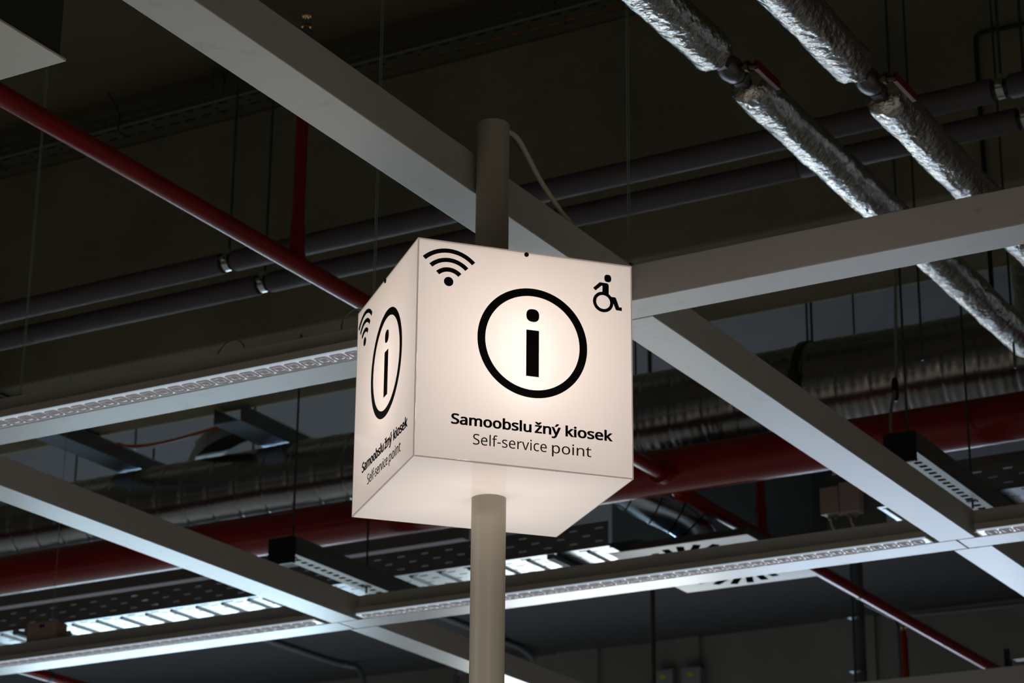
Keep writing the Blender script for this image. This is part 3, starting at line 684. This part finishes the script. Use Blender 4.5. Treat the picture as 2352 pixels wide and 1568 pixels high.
# ---------------------------------------------------------------- foil wrapped pipes with ball valves
def foil_tube(path, r, seed, lumps=()):
    """crumpled foil sleeve along a path"""
    P = [Vector(p) for p in path]
    pts = []; acc = 0.0
    for a, b in zip(P, P[1:]):
        m_ = max(1, int((b - a).length / .008))
        pts += [a.lerp(b, i / m_) for i in range(m_)]
    pts.append(P[-1])
    n = 84; vs = []
    nx = Vector((1, 0, 0))
    for i, p in enumerate(pts):
        tt = (pts[min(i + 1, len(pts) - 1)] - pts[max(i - 1, 0)]).normalized()
        nx = (nx - tt * nx.dot(tt)).normalized(); ny = tt.cross(nx)
        s_ = i * .008
        edge = min(s_, (len(pts) - 1 - i) * .008)
        calm = 0.45 + 0.9 * abs(noise.noise(Vector((s_ * 2.1, seed, 3.3))))
        for k in range(n):
            a = 2 * PI * k / n
            q = Vector((math.cos(a) * 1.1, math.sin(a) * 1.1, s_ * 5 + seed))
            d = .0045 * noise.noise(q * 1.5)
            w1 = 1 - abs(noise.noise(Vector((q.x * 4.2, q.y * 4.2, s_ * 19 + seed)))) * 2
            w2 = 1 - abs(noise.noise(Vector((q.x * 9 + 5, q.y * 9, s_ * 42 + seed)))) * 2
            act = max(0.0, noise.noise(Vector((q.x * 1.3 + 9, q.y * 1.3, s_ * 4.2 + seed))) + .25)
            d += calm * act * (.0036 * w1 + .0024 * w2) + .0009 * w2
            if edge < .03: d += (noise.noise(Vector((q.x * 3, q.y * 3, seed + s_ * 30)))) * .006 - (.03 - edge) * .18
            vs.append(p + (nx * math.cos(a) + ny * math.sin(a)) * (r + d))
    fs = [(i * n + k, i * n + (k + 1) % n, (i + 1) * n + (k + 1) % n, (i + 1) * n + k) for i in range(len(pts) - 1) for k in range(n)]
    fs += [tuple(range(n))[::-1], tuple(range((len(pts) - 1) * n, len(pts) * n))]
    mb = MB().add(vs, fs, True)
    return mb
def foil_pipe(x, z, r, ys, yv0, yv1, y_end, seed, label):
    t = thing('foil_wrapped_pipe', (x, yv0, z), label, 'pipe', 'pipes wrapped in crumpled silver foil')
    foil_tube([(x, ys, z), (x, yv0, z)], r, seed).build('foil_sleeve', M['foil'], t)
    R_ = .10; path = [(x, yv1, z), (x, y_end - R_, z)]
    for k in range(1, 9):
        a = PI / 2 * k / 8; path.append((x, y_end - R_ + R_ * math.sin(a), z + R_ - R_ * math.cos(a)))
    path.append((x, y_end, ZD - .004))
    foil_tube(path, r, seed + 11.7).build('foil_sleeve', M['foil'], t)
    MB().tube([(x, yv0 - .3, z), (x, yv1 + .3, z)], .018, 20).build('inner_pipe', M['dark_pipe'], t)
    ym = (yv0 + yv1) / 2
    vb = MB()
    vb.tube([(x, ym - .075, z), (x, ym - .050, z)], .029, 6, smooth=False); vb.tube([(x, ym + .050, z), (x, ym + .075, z)], .029, 6, smooth=False)
    vb.tube([(x, ym - .05, z), (x, ym - .03, z), (x, ym, z), (x, ym + .03, z), (x, ym + .05, z)], [.022, .033, .037, .033, .022], 24)
    v = vb.build('valve_body', M['valve'], t)
    st = MB(); st.tube([(x + .025, ym, z + .000), (x + .085, ym, z - .012)], .009, 12); st.tube([(x + .046, ym, z - .004), (x + .056, ym, z - .006)], .016, 6, smooth=False)
    st.build('valve_stem', M['old_brass'], v)
    lv = MB(); lv.obox((x + .088, ym + .060, z - .014), (.002, 0, 0), (0, .075, .0), (0, 0, .012)); lv.obox((x + .083, ym + .060, z - .026), (.006, 0, .0), (0, .074, 0), (0, 0, .0015)); lv.obox((x + .083, ym + .060, z - .002), (.006, 0, .0), (0, .074, 0), (0, 0, .0015))
    lv.build('lever', M['lever'], v)['label'] = 'red lever'
foil_pipe(-2.487, 4.60, .058, 3.2, 5.35, 5.56, 8.04, 2.3, 'left foil wrapped pipe, turning up at its lower end near the right edge')
foil_pipe(-2.183, 4.60, .059, 3.2, 5.60, 5.82, 8.30, 8.9, 'right foil wrapped pipe, nearer the top right corner')

# ---------------------------------------------------------------- slotted cable tray close to the ceiling, orange cables inside
t = thing('cable_tray', (-4.5, 7.45, 6.12), 'dim slotted cable tray close under the dark ceiling, top left', 'cable tray')
L_ = 9.2; xo = -10.4; y0 = 7.42; z0 = 6.12
MB().sheet((xo, y0, z0), (1, 0, 0), (0, 1, 0), L_, .122, [(.026, .049, .012, .0865, .02), (.060, .014, .012, .173, .05), (.096, .049, .012, .0865, .057)], (0, 0, .0015)).build('tray_base', M['olive_tray'], t)
MB().sheet((xo, y0, z0), (1, 0, 0), (0, 0, 1), L_, .064, [(.035, .049, .013, .0865, .03)], (0, .0015, 0)).build('tray_side', M['olive_tray'], t)
MB().sheet((xo, y0 + .122, z0), (1, 0, 0), (0, 0, 1), L_, .064, [(.035, .049, .013, .0865, .03)], (0, -.0015, 0)).build('tray_side', M['olive_tray'], t)
MB().box(xo, xo + L_, y0 - .004, y0 + .001, z0 - .004, z0 + .003).build('tray_lip', M['olive_lip'], t)
for x in (-7.9, -5.85, -4.15, -2.7):
    b = MB()
    for yy in (y0 + .02, y0 + .10): b.tube([(x, yy, z0 - .012), (x, yy, ZC - .003)], .004, 8)
    b.build('threaded_rod', M['rod'], t)
for (x, yy) in ((-6.05, y0 + .10), (-4.64, y0 + .06)):
    b = MB(); b.tube([(x, yy, z0 - .012), (x, yy, z0)], .010, 8); b.build('nut', M['zinc_dull'], t)
for k, yy in enumerate((7.520, 7.500)):
    cable('data_cable', [(-10.3 + 1.5 * i, yy + .004 * math.sin(i * 2 + k), z0 + .009 + .003 * (i % 2)) for i in range(7)], .0058, M['orange'],
          ('orange cable lying in the dim slotted tray, along its far side', 'orange cable lying in the dim slotted tray, nearer its middle')[k])
p1, p2, p3, p4 = at_y(248, 212, 7.41), at_y(273, 258, 7.41), at_y(272, 299, 7.41), at_y(300, 317, 7.41)
cable('cable_tie', [p1, p2, p3, p4], .003, M['black_cable'], 'bent black cable end hanging off the dim slotted tray', n=6)
cable('cable_tie', [at_y(-4, 372, 7.41), at_y(4, 383, 7.41), at_y(16, 392, 7.41)], .003, M['black_cable'], 'black cable end hanging off the dim tray at the left edge', n=6)

# ---------------------------------------------------------------- white plate and shaft, top left corner
t = thing('air_shaft', (-3.7, 3.15, 4.0), 'dark hanging shaft with a white bottom plate in the top left corner', 'shaft')
MB().box(-4.2, -3.255, 2.7, 3.617, 4.0, 4.006).build('bottom_plate', M['white_plate'], t, bevel=.001)
MB().box(-4.18, -3.266, 2.72, 3.606, 4.006, ZC - .003).build('shaft', M['shaft'], t)

# ---------------------------------------------------------------- dark conduit frame, top right
t = thing('conduit', (-2.1, 7.875, 5.3), 'dark thin conduit bent at a right angle near the top right corner', 'conduit')
q1, q2, q3 = at_y(2400, 44, 7.875), at_y(2240, 78, 7.875), at_y(2265, 395, 7.875)
MB().tube(smooth_path([q1, (q1 + q2) / 2, q2 + Vector((.04, 0, 0)), q2 + Vector((.006, 0, -.01)), (q2.x, 7.875, q2.z - .05), (q2.x, 7.875, (q2.z + q3.z) / 2), (q2.x, 7.875, q3.z - .6)], 6), .0085, 10).build('tube', M['black_cable'], t)
for px_, py_, Y, lab in ((2085, 200, 7.7, 'thin dark rod dropping behind the right foil wrapped pipe'), (2300, 380, 7.8, 'thin dark rod dropping to the beam near the right edge')):
    p = at_y(px_, py_, Y)
    tag(MB().tube([(p.x, Y, 4.5 if px_ < 2200 else 4.45), (p.x, Y, ZC - .003)], .0045, 8).build('threaded_rod', M['rod']), lab, 'rod')

# ---------------------------------------------------------------- perforated trays with bright undersides, behind the red main
GT = 'wide perforated trays behind the red main pipe'
def wide_tray(x0, x1, label):
    t = thing('perforated_tray', ((x0 + x1) / 2, 9.2, 4.40), label, 'cable tray', GT)
    y0, z0, wdt, hgt = 9.05, 4.40, .34, .115
    n = x1 - x0
    MB().sheet((x0, y0, z0), (1, 0, 0), (0, 0, 1), n, hgt, [(.028, .040, .007, .13, .05), (.058, .040, .007, .13, .115), (.088, .040, .007, .13, .05)], (0, .0015, 0)).build('tray_side', M['tray_dark'], t)
    MB().sheet((x0, y0 + wdt, z0), (1, 0, 0), (0, 0, 1), n, hgt, [(.028, .040, .007, .13, .05), (.088, .040, .007, .13, .05)], (0, -.0015, 0)).build('tray_side', M['tray_dark'], t)
    MB().sheet((x0, y0, z0), (1, 0, 0), (0, 1, 0), n, wdt, [(.030, .055, .016, .15, .04), (.058, .045, .012, .15, .08), (.115, .040, .010, .15, .11), (.170, .040, .010, .15, .05), (.23, .04, .01, .15, .11), (.29, .04, .01, .15, .05)], (0, 0, .0015)).build('tray_base', M['tray'], t)
    x = x0 + .02
    while x < x1 - .02:
        MB().add([(x, y0 + .045, z0 - .0002), (x + .012, y0 + .045, z0 - .009), (x + .024, y0 + .045, z0 - .0002), (x, y0 + wdt - .03, z0 - .0002), (x + .012, y0 + wdt - .03, z0 - .009), (x + .024, y0 + wdt - .03, z0 - .0002)],
                 [(0, 1, 4, 3), (1, 2, 5, 4), (0, 2, 1), (3, 4, 5)]).build('base_rib', M['tray'], t)
        x += .155
    X = x0 + .5
    while X < x1:
        b = MB(); b.box(X - .018, X + .018, y0 - .03, y0 + wdt + .03, z0 - .032, z0 - .010); b.build('cross_bracket', M['tray_dark'], t)
        X += 1.55
wide_tray(-10.2, -4.775, 'perforated tray with bright underside left of the air diffuser, long one')
wide_tray(-3.512, 0.6, 'perforated tray with bright underside at the right edge, beyond the diffuser')
tag(MB().box(-10.2, -5.80, 9.50, 9.56, 4.68, 4.76).build('cable_duct', M['trunk'], bevel=.003), 'grey cable trunk showing above the long perforated tray', 'cable duct', 'grey cable trunks behind the perforated trays')
tag(MB().box(-3.60, 0.6, 9.50, 9.56, 4.64, 4.70).build('cable_duct', M['trunk'], bevel=.003), 'grey cable trunk showing above the right perforated tray', 'cable duct', 'grey cable trunks behind the perforated trays')

# ---------------------------------------------------------------- short perforated channels over the grid crossings
GC = 'short dark channels hung above the grid crossings'
def channel(x0, x1, y0, y1, z0, h, label, rods, holes=True, matn='zinc_dull'):
    t = thing('support_channel', ((x0 + x1) / 2, (y0 + y1) / 2, z0), label, 'channel', GC)
    w_ = x1 - x0; l = y1 - y0
    rows = [(w_ * .5, .026, .030, .048, .04)] if holes else []
    MB().sheet((x0, y0, z0), (0, 1, 0), (1, 0, 0), l, w_, rows, (0, 0, .002)).build('channel_base', M['channel_sheet'], t)
    MB().box(x1 - .002, x1, y0, y1, z0 + .002, z0 + h).build('channel_side', M['tray_dark'] if holes else M[matn], t)
    MB().box(x0, x0 + .002, y0, y1, z0 + .002, z0 + h).build('channel_side', M['tray_dark'] if holes else M[matn], t)
    b = MB(); b.box(x1 - .010, x1 + .001, y0, y1, z0 + h, z0 + h + .003); b.build('channel_lip', M['zinc_dull'], t)
    for (rx, ry, rz) in rods:
        MB().tube([(rx, ry, rz), (rx, ry, (ZD - .001) if YD0 < ry < YD1 else ZC - .003)], .0048, 8).build('threaded_rod', M['rod'], t)
        MB().box(rx - .02, rx + .02, ry - .012, ry + .012, z0 - .004, z0 + .01).build('bracket', M['black'], t)
    return t
channel(-2.955, -2.868, 7.80, 8.95, 4.20, .075, 'dark perforated channel above the beam near the right edge', [(-2.915, 7.85, 4.2), (-2.91, 8.50, 4.17)])
channel(-5.735, -5.640, 7.90, 9.0, 4.20, .075, 'dark perforated channel above the crossing at lower left', [(-5.69, 7.95, 4.2), (-5.68, 8.50, 4.17)])
MB_ = MB(); MB_.box(-2.985, -2.865, 7.78, 7.80, 4.16, 4.275)
tag(MB_.build('end_bracket', M['black'], bevel=.002), 'black bracket on the end of the channel near the right edge', 'bracket', 'black end brackets of the channels')
MB_ = MB(); MB_.box(-5.765, -5.637, 7.88, 7.90, 4.16, 4.275)
tag(MB_.build('end_bracket', M['black'], bevel=.002), 'black bracket on the end of the channel at lower left', 'bracket', 'black end brackets of the channels')
X = -2.90
cable('drop_cable', [at_x(2056, 560, -3.0), at_x(2057, 700, -3.0), at_x(2058, 860, -2.99), at_x(2054, 900, -2.98), at_x(2046, 950, -2.97), at_x(2050, 1005, -2.96), at_x(2066, 1050, -2.95)], .0065, M['grey_cable'],
      'grey cable curving down beside the rod, right of the sign')
pp = at_x(2056, 895, -2.98)
tag(MB().tube([pp + Vector((0, 0, .045)), pp + Vector((0, 0, .03)), pp - Vector((0, 0, .03)), pp - Vector((0, 0, .045))], [.009, .013, .013, .008], 14).build('cable_connector', M['black']), 'black cable connector halfway down the curving grey cable', 'connector')

# ---------------------------------------------------------------- angled sheet metal channels at the left, with cables
def open_channel(path, w_, h, z0, name, label, group=None, base='zinc_dull'):
    """U channel along a horizontal polyline of centre points"""
    t = thing(name, (path[0][0], path[0][1], z0), label, 'cable channel', group)
    P = [Vector((a, b, 0)) for a, b in path]
    L1, R1 = [], []
    for i, p in enumerate(P):
        d = (P[min(i + 1, len(P) - 1)] - P[max(i - 1, 0)]).normalized(); nrm = Vector((-d.y, d.x, 0))
        L1.append(p + nrm * w_ / 2); R1.append(p - nrm * w_ / 2)
    def strip(A, B, za, zb):
        n_ = len(A)
        vs = [(a.x, a.y, za) for a in A] + [(b_.x, b_.y, zb) for b_ in B]
        return MB().add(vs, [(i, i + 1, n_ + i + 1, n_ + i) for i in range(n_ - 1)])
    for nm, mb, m_ in (('channel_base', strip(L1, R1, z0, z0), base), ('channel_side', strip(L1, L1, z0, z0 + h), 'zinc_dull'), ('channel_side', strip(R1, R1, z0, z0 + h), 'zinc_dull')):
        o = mb.build(nm, M[m_], t)
        s_ = o.modifiers.new('thickness', 'SOLIDIFY'); s_.thickness = .002; s_.offset = 0
    b = MB(); b.tube([(q.x, q.y, z0 + h) for q in R1], .003, 6); b.tube([(q.x, q.y, z0 + h) for q in L1], .003, 6); b.build('rolled_lip', M['zinc'], t)
    return t
GA = 'sheet metal cable channels at the left'
open_channel([(-7.428, 6.81), (-7.428, 9.24)], .139, .072, 5.112, 'cable_channel', 'sheet channel with an underside tinted as blue-lit below the left beam', GA, base='blue_lit_sheet')
arc_pts = [(-7.361, 9.312), (-7.227, 9.25), (-7.082, 9.106), (-6.958, 8.982), (-6.834, 8.889), (-6.711, 8.827), (-6.618, 8.796)]
open_channel(arc_pts, .114, .080, 5.118, 'cable_channel', 'curved dark channel linking the two straight channels at the left', GA, base='shaft')
open_channel([(-6.54, 8.57), (-6.54, 9.6)], .155, .077, 5.112, 'cable_channel', 'sheet channel with an underside tinted as blue-lit nearest the sign', GA, base='blue_lit_sheet')
cable('orange_cable', [(-7.30, 8.70, 5.16), at_z(292, 1024, 5.185), at_z(340, 1022, 5.19), at_z(400, 1010, 5.19), at_z(450, 996, 5.185), at_z(510, 980, 5.175), (-6.64, 8.75, 5.14)], .008, M['orange'], 'orange cable bowing between the two straight channels at the left')
for k in range(3):
    o_ = (k - 1) * .022
    cable('black_cable', [(a + o_, b + o_ * .6, 5.134 + .040 * math.sin(PI * i / 6) + .012 * k) for i, (a, b) in enumerate(arc_pts)], .010, M['black_cable'],
          ('black cable in the curved channel, nearest the camera', 'black cable in the middle of the curved channel', 'black cable in the curved channel, farthest from the camera')[k])
t = thing('trapeze_hanger', (-7.40, 9.27, 5.06), 'small steel trapeze hanger under the end of the left channel', 'hanger', None)
b = MB(); b.box(-7.555, -7.245, 9.255, 9.287, 5.068, 5.085); b.box(-7.555, -7.54, 9.255, 9.287, 5.044, 5.085); b.box(-7.26, -7.245, 9.255, 9.287, 5.044, 5.085); b.build('crossbar', M['grey_cable'], t)
for X in (-7.535, -7.265): MB().tube([(X, 9.27, 5.05), (X, 9.27, 5.33)], .006, 8).build('threaded_rod', M['rod'] if X < -7.4 else M['grey_cable'], t)
for (px_, y0_, y1_, lab) in ((310, 1010, 1032, 'short dark rod end under the slab edge above the orange cable'), (506, 1020, 1058, 'short dark rod under the curved channel'), (581, 990, 1042, 'short dark rod end left of the channel nearest the sign'), (172, 1080, 1112, 'short dark rod end below the left beam')):
    YR = 10.4; a, c_ = at_y(px_, y1_, YR), at_y(px_, y0_, YR)
    tag(MB().tube([(a.x, YR, a.z), (a.x, YR, ZC - .003)], .006, 8).build('threaded_rod', M['rod']), lab, 'rod')

# ---------------------------------------------------------------- ceiling air diffuser and its round feed
t = thing('air_diffuser', (-4.34, 9.23, 4.30), 'white square plate diffuser with black radial slots behind the long light rail', 'air diffuser')
x0, x1, y0, y1 = -4.667, -4.010, 8.845, 9.615
MB().box(x0, x1, y0, y1, 4.300, 4.304).build('face_plate', M['white_plate'], t, bevel=.001)
MB().box(x0 + .05, x1 - .05, y0 + .12, y1 - .06, 4.304, 4.37).build('plenum', M['plenum_sheet'], t, bevel=.003)
MB().tube([(x0 + .04, y1 - .1, 4.305), (x0 + .04, y1 - .1, ZC - .002)], .004, 8).build('threaded_rod', M['rod'], t)
nsl = 24
for k in range(nsl):
    a = 2 * PI * (k + .5) / nsl
    c_ = Vector(((x0 + x1) / 2, (y0 + y1) / 2, 4.2993)); d = Vector((math.cos(a), math.sin(a) * 1.17, 0)); tw = Vector((math.cos(a + .55), math.sin(a + .55) * 1.17, 0)).normalized()
    nr = Vector((-tw.y, tw.x, 0))
    MB().obox(c_ + d * .240, tw * .070, nr * .0160, (0, 0, .0007)).build('slot', M['slot'], t)
t = thing('feed_duct', (-4.5, 9.1, 4.5), 'short shiny round duct curving down to the white diffuser', 'duct')
pth = smooth_path([at_y(1385, 1078, 8.90), at_y(1440, 1125, 8.98), at_y(1500, 1158, 9.05), at_y(1555, 1184, 9.12), at_y(1592, 1212, 9.17), (-4.40, 9.20, 4.395)], 7)
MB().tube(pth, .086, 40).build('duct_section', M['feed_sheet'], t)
for i in (9, 15, 21, 27):
    p = pth[i]; d = (pth[i + 1] - pth[i - 1]).normalized() * .004
    MB().tube([p - d, p + d], .0882, 40).build('joint_ring', M['dark_pipe'], t)

xa, xb = at_y(1405, 1200, 9.80).x, at_y(1868, 1180, 9.80).x
t = thing('rectangular_duct', ((xa + xb) / 2, 9.92, 4.60), 'dark rectangular sheet metal duct above and behind the white diffuser', 'duct')
MB().box(xa, xb, 9.80, 10.05, 4.545, 5.40).build('duct_body', M['plenum_sheet'], t, bevel=.004)
b = MB(); b.box(xa - .012, xb + .012, 9.785, 9.80, 5.05, 5.08); b.box(xa - .012, xb + .012, 9.785, 9.80, 4.547, 4.57); b.build('flange', M['plenum_sheet'], t)
for X in (xa + .06, xb - .06): MB().tube([(X, 9.95, 5.39), (X, 9.95, ZC - .002)], .006, 8).build('threaded_rod', M['rod'], t)

# ---------------------------------------------------------------- junction boxes
def wall_box(name, p, w_, h, d, m_, label, cat='junction box', group=None, mark=None, glands=0):
    t = thing(name, (p.x + w_ / 2, p.y + d / 2, p.z), label, cat, group)
    MB().box(p.x, p.x + w_, p.y + .01, p.y + d, p.z, p.z + h).build('box_body', M[m_], t, bevel=.004)
    MB().box(p.x - .003, p.x + w_ + .003, p.y - .004, p.y + .012, p.z - .004, p.z + h + .004).build('lid', M[m_], t, bevel=.004)
    if mark:
        MB().box(p.x + w_ * mark[0], p.x + w_ * mark[1], p.y - .0055, p.y - .004, p.z + h * mark[2], p.z + h * mark[3]).build('sticker', M[mark[4]], t)
    for g in range(glands):
        gx = p.x + w_ * (g + 1) / (glands + 1)
        MB().tube([(gx, p.y + d * .5, p.z), (gx, p.y + d * .5, p.z - .02)], .010, 10).build('cable_gland', M['grey_cable'], t)
    return t
pb = at_y(1886, 1181, 9.62)
GB = 'pair of grey junction boxes'
t1 = wall_box('junction_box', pb, .082, .118, .07, 'box_plastic', 'left of the two grey junction boxes behind the long beam', group=GB, glands=2)
wall_box('junction_box', pb + Vector((.092, 0, -.005)), .088, .135, .07, 'box_plastic', 'right of the two grey junction boxes, partly behind the diagonal beam', group=GB, glands=2)
tag(MB().box(pb.x - .005, pb.x + .27, 9.70, 9.72, pb.z - .15, pb.z + .20).build('mounting_plate', M['tray_dark']), 'dark mounting plate behind the two grey junction boxes', 'plate')
tag(MB().tube([(pb.x + .16, 9.71, pb.z + .19), (pb.x + .16, 9.71, ZC - .002)], .005, 8).build('threaded_rod', M['rod']), 'thin rod carrying the plate behind the two grey junction boxes', 'rod')
for k, (dx, lab) in enumerate(((.03, 'thin cable leaving the left grey junction box'), (.125, 'thin cable leaving the right grey junction box'))):
    cable('box_cable', [(pb.x + dx, 9.655, pb.z - .015), (pb.x + dx + .005, 9.655, pb.z - .05), (pb.x + dx + .03, 9.66, pb.z - .09), (pb.x + dx + .06, 9.67, pb.z - .15)], .005, M['cable'], lab)
pj = at_y(62, 1471, 7.88); pj.z = ZT + .001
wall_box('junction_box', pj, .165, .088, .07, 'brown_box', 'brown box with a small blue mark standing on the bottom left beam', mark=(.42, .60, .74, .90, 'blue'))
tag(MB().tube([(pj.x + .18, 7.91, ZT + .03), (pj.x + .215, 7.91, ZT + .03)], [.012, .016], 12).build('cable_gland', M['zinc']), 'small shiny connector right of the brown box', 'connector')
for k, (px_, lab) in enumerate(((1503, 'left of the two pale boxes with yellow stickers at the bottom edge'), (1566, 'right of the two pale boxes with yellow stickers at the bottom edge'))):
    p = at_y(px_, (1541, 1535)[k], YB - .13); p.z -= .30
    wall_box('electrical_box', p, .185, .30, .125, 'pale_plastic', lab, 'electrical box', 'pale boxes with yellow stickers', mark=(.30, .62, .74, .84, 'yellow'))
p = at_y(2322, 1512, 10.34)
wall_box('electrical_box', p, .2, .115, .08, 'pale_plastic', 'pale box cut by the right edge above the farthest beam', 'electrical box', 'pale boxes with yellow stickers', glands=2)
tag(MB().box(p.x - .035, p.x - .012, 10.35, 10.39, ZT, p.z + .05).build('bracket', M['black']), 'dark bracket left of the pale box at the right edge', 'bracket')

# ---------------------------------------------------------------- far pipes and conduits
def vert(name, px_, py_, Y, r, zlo, zhi, m_, label, cat):
    p = at_y(px_, py_, Y)
    return tag(MB().tube([(p.x, Y, zlo), (p.x, Y, zhi)], r, 16).build(name, M[m_]), label, cat), p
vert('drop_pipe', 1500, 1450, 11.8, .013, 3.2, ZF, 'brown_pipe', 'thin brown pipe dropping right of the lower pole', 'pipe')
p = at_y(1960, 1440, 13.2)
t = thing('column_pipe', (p.x, 13.2, 3.0), 'grey vertical pipe with collars below the light rail, right of the diffuser', 'pipe')
MB().tube([(p.x, 13.3, 3.0), (p.x, 13.3, ZF - .003)], .033, 20).build('pipe', M['grey_conduit'], t)
MB().tube([(p.x, 13.2, 3.0), (p.x, 13.2, ZF - .003)], .009, 10).build('threaded_rod', M['rod'], t)
for py_ in (1416, 1540):
    z_ = at_y(1960, py_, 13.2).z; MB().box(p.x - .036, p.x + .036, 13.19, 13.30, z_ - .004, z_ + .004).build('collar', M['rod'], t)
p = at_y(2077, 1480, 13.0)
t = thing('sprinkler_riser', (p.x, 13.0, 3.9), 'short red upright pipe with a brass head at the bottom right', 'pipe')
ztop = at_y(2077, 1447, 13.0).z
MB().tube([(p.x, 13.0, 3.9), (p.x, 13.0, ztop - .06), (p.x, 13.0, ztop)], [.0215, .0215, .012], 20).build('pipe', M['red'], t)
b = MB(); sprinkler_head(b, p.x, 13.0, ztop); b.build('sprinkler_head', M['brass'], t)
MB().tube([(p.x - 3, 13.0, 3.9), (p.x + 3, 13.0, 3.9)], .03, 20).build('feed_pipe', M['red'], t)
cable('grey_hose', [at_y(1985, 1385, 13.4), at_y(2020, 1402, 13.4), at_y(2050, 1418, 13.4), at_y(2062, 1440, 13.4), at_y(2066, 1480, 13.4), at_y(2068, 1520, 13.4), at_y(2070, 1570, 13.4)], .012, M['grey_conduit'], 'grey hose bending down beside the short red upright pipe')
cable('wall_conduit', [at_y(2095, 1412, 19.45), at_y(2180, 1404, 19.45), at_y(2280, 1394, 19.45), at_y(2420, 1380, 19.45)], .018, M['grey_conduit'], 'grey conduit along the top of the far wall, lower right', 'conduit')
cable('ceiling_conduit', [(-12.9, 13.5, ZF - .03), (-12.89, 16.0, ZF - .03), (-12.88, 18.5, ZF - .03), (-12.8, 18.9, ZF - .04), (-12.7, 18.95, ZF - .1), (-12.6, 19.0, ZF - .5)], .028, M['grey_conduit'], 'grey conduit on the far ceiling at the bottom left', 'conduit')
cable('ceiling_conduit', [(-11.0, 13.5, ZF - .03), (-10.99, 16.0, ZF - .03), (-10.98, 18.7, ZF - .03), (-10.97, 19.1, ZF - .05), (-11.0, 19.3, ZF - .1), (-11.2, 19.3, ZF - .14)], .028, M['grey_conduit'], 'grey conduit on the far ceiling right of the lower pole', 'conduit')
cable('wall_conduit', [at_y(1048, 1620, 19.3), at_y(1048, 1560, 19.3), at_y(1052, 1545, 19.3), at_y(1062, 1540, 19.3), at_y(1090, 1538, 19.3)], .03, M['grey_conduit'], 'grey pipe bend at the bottom edge left of the lower pole', 'conduit')
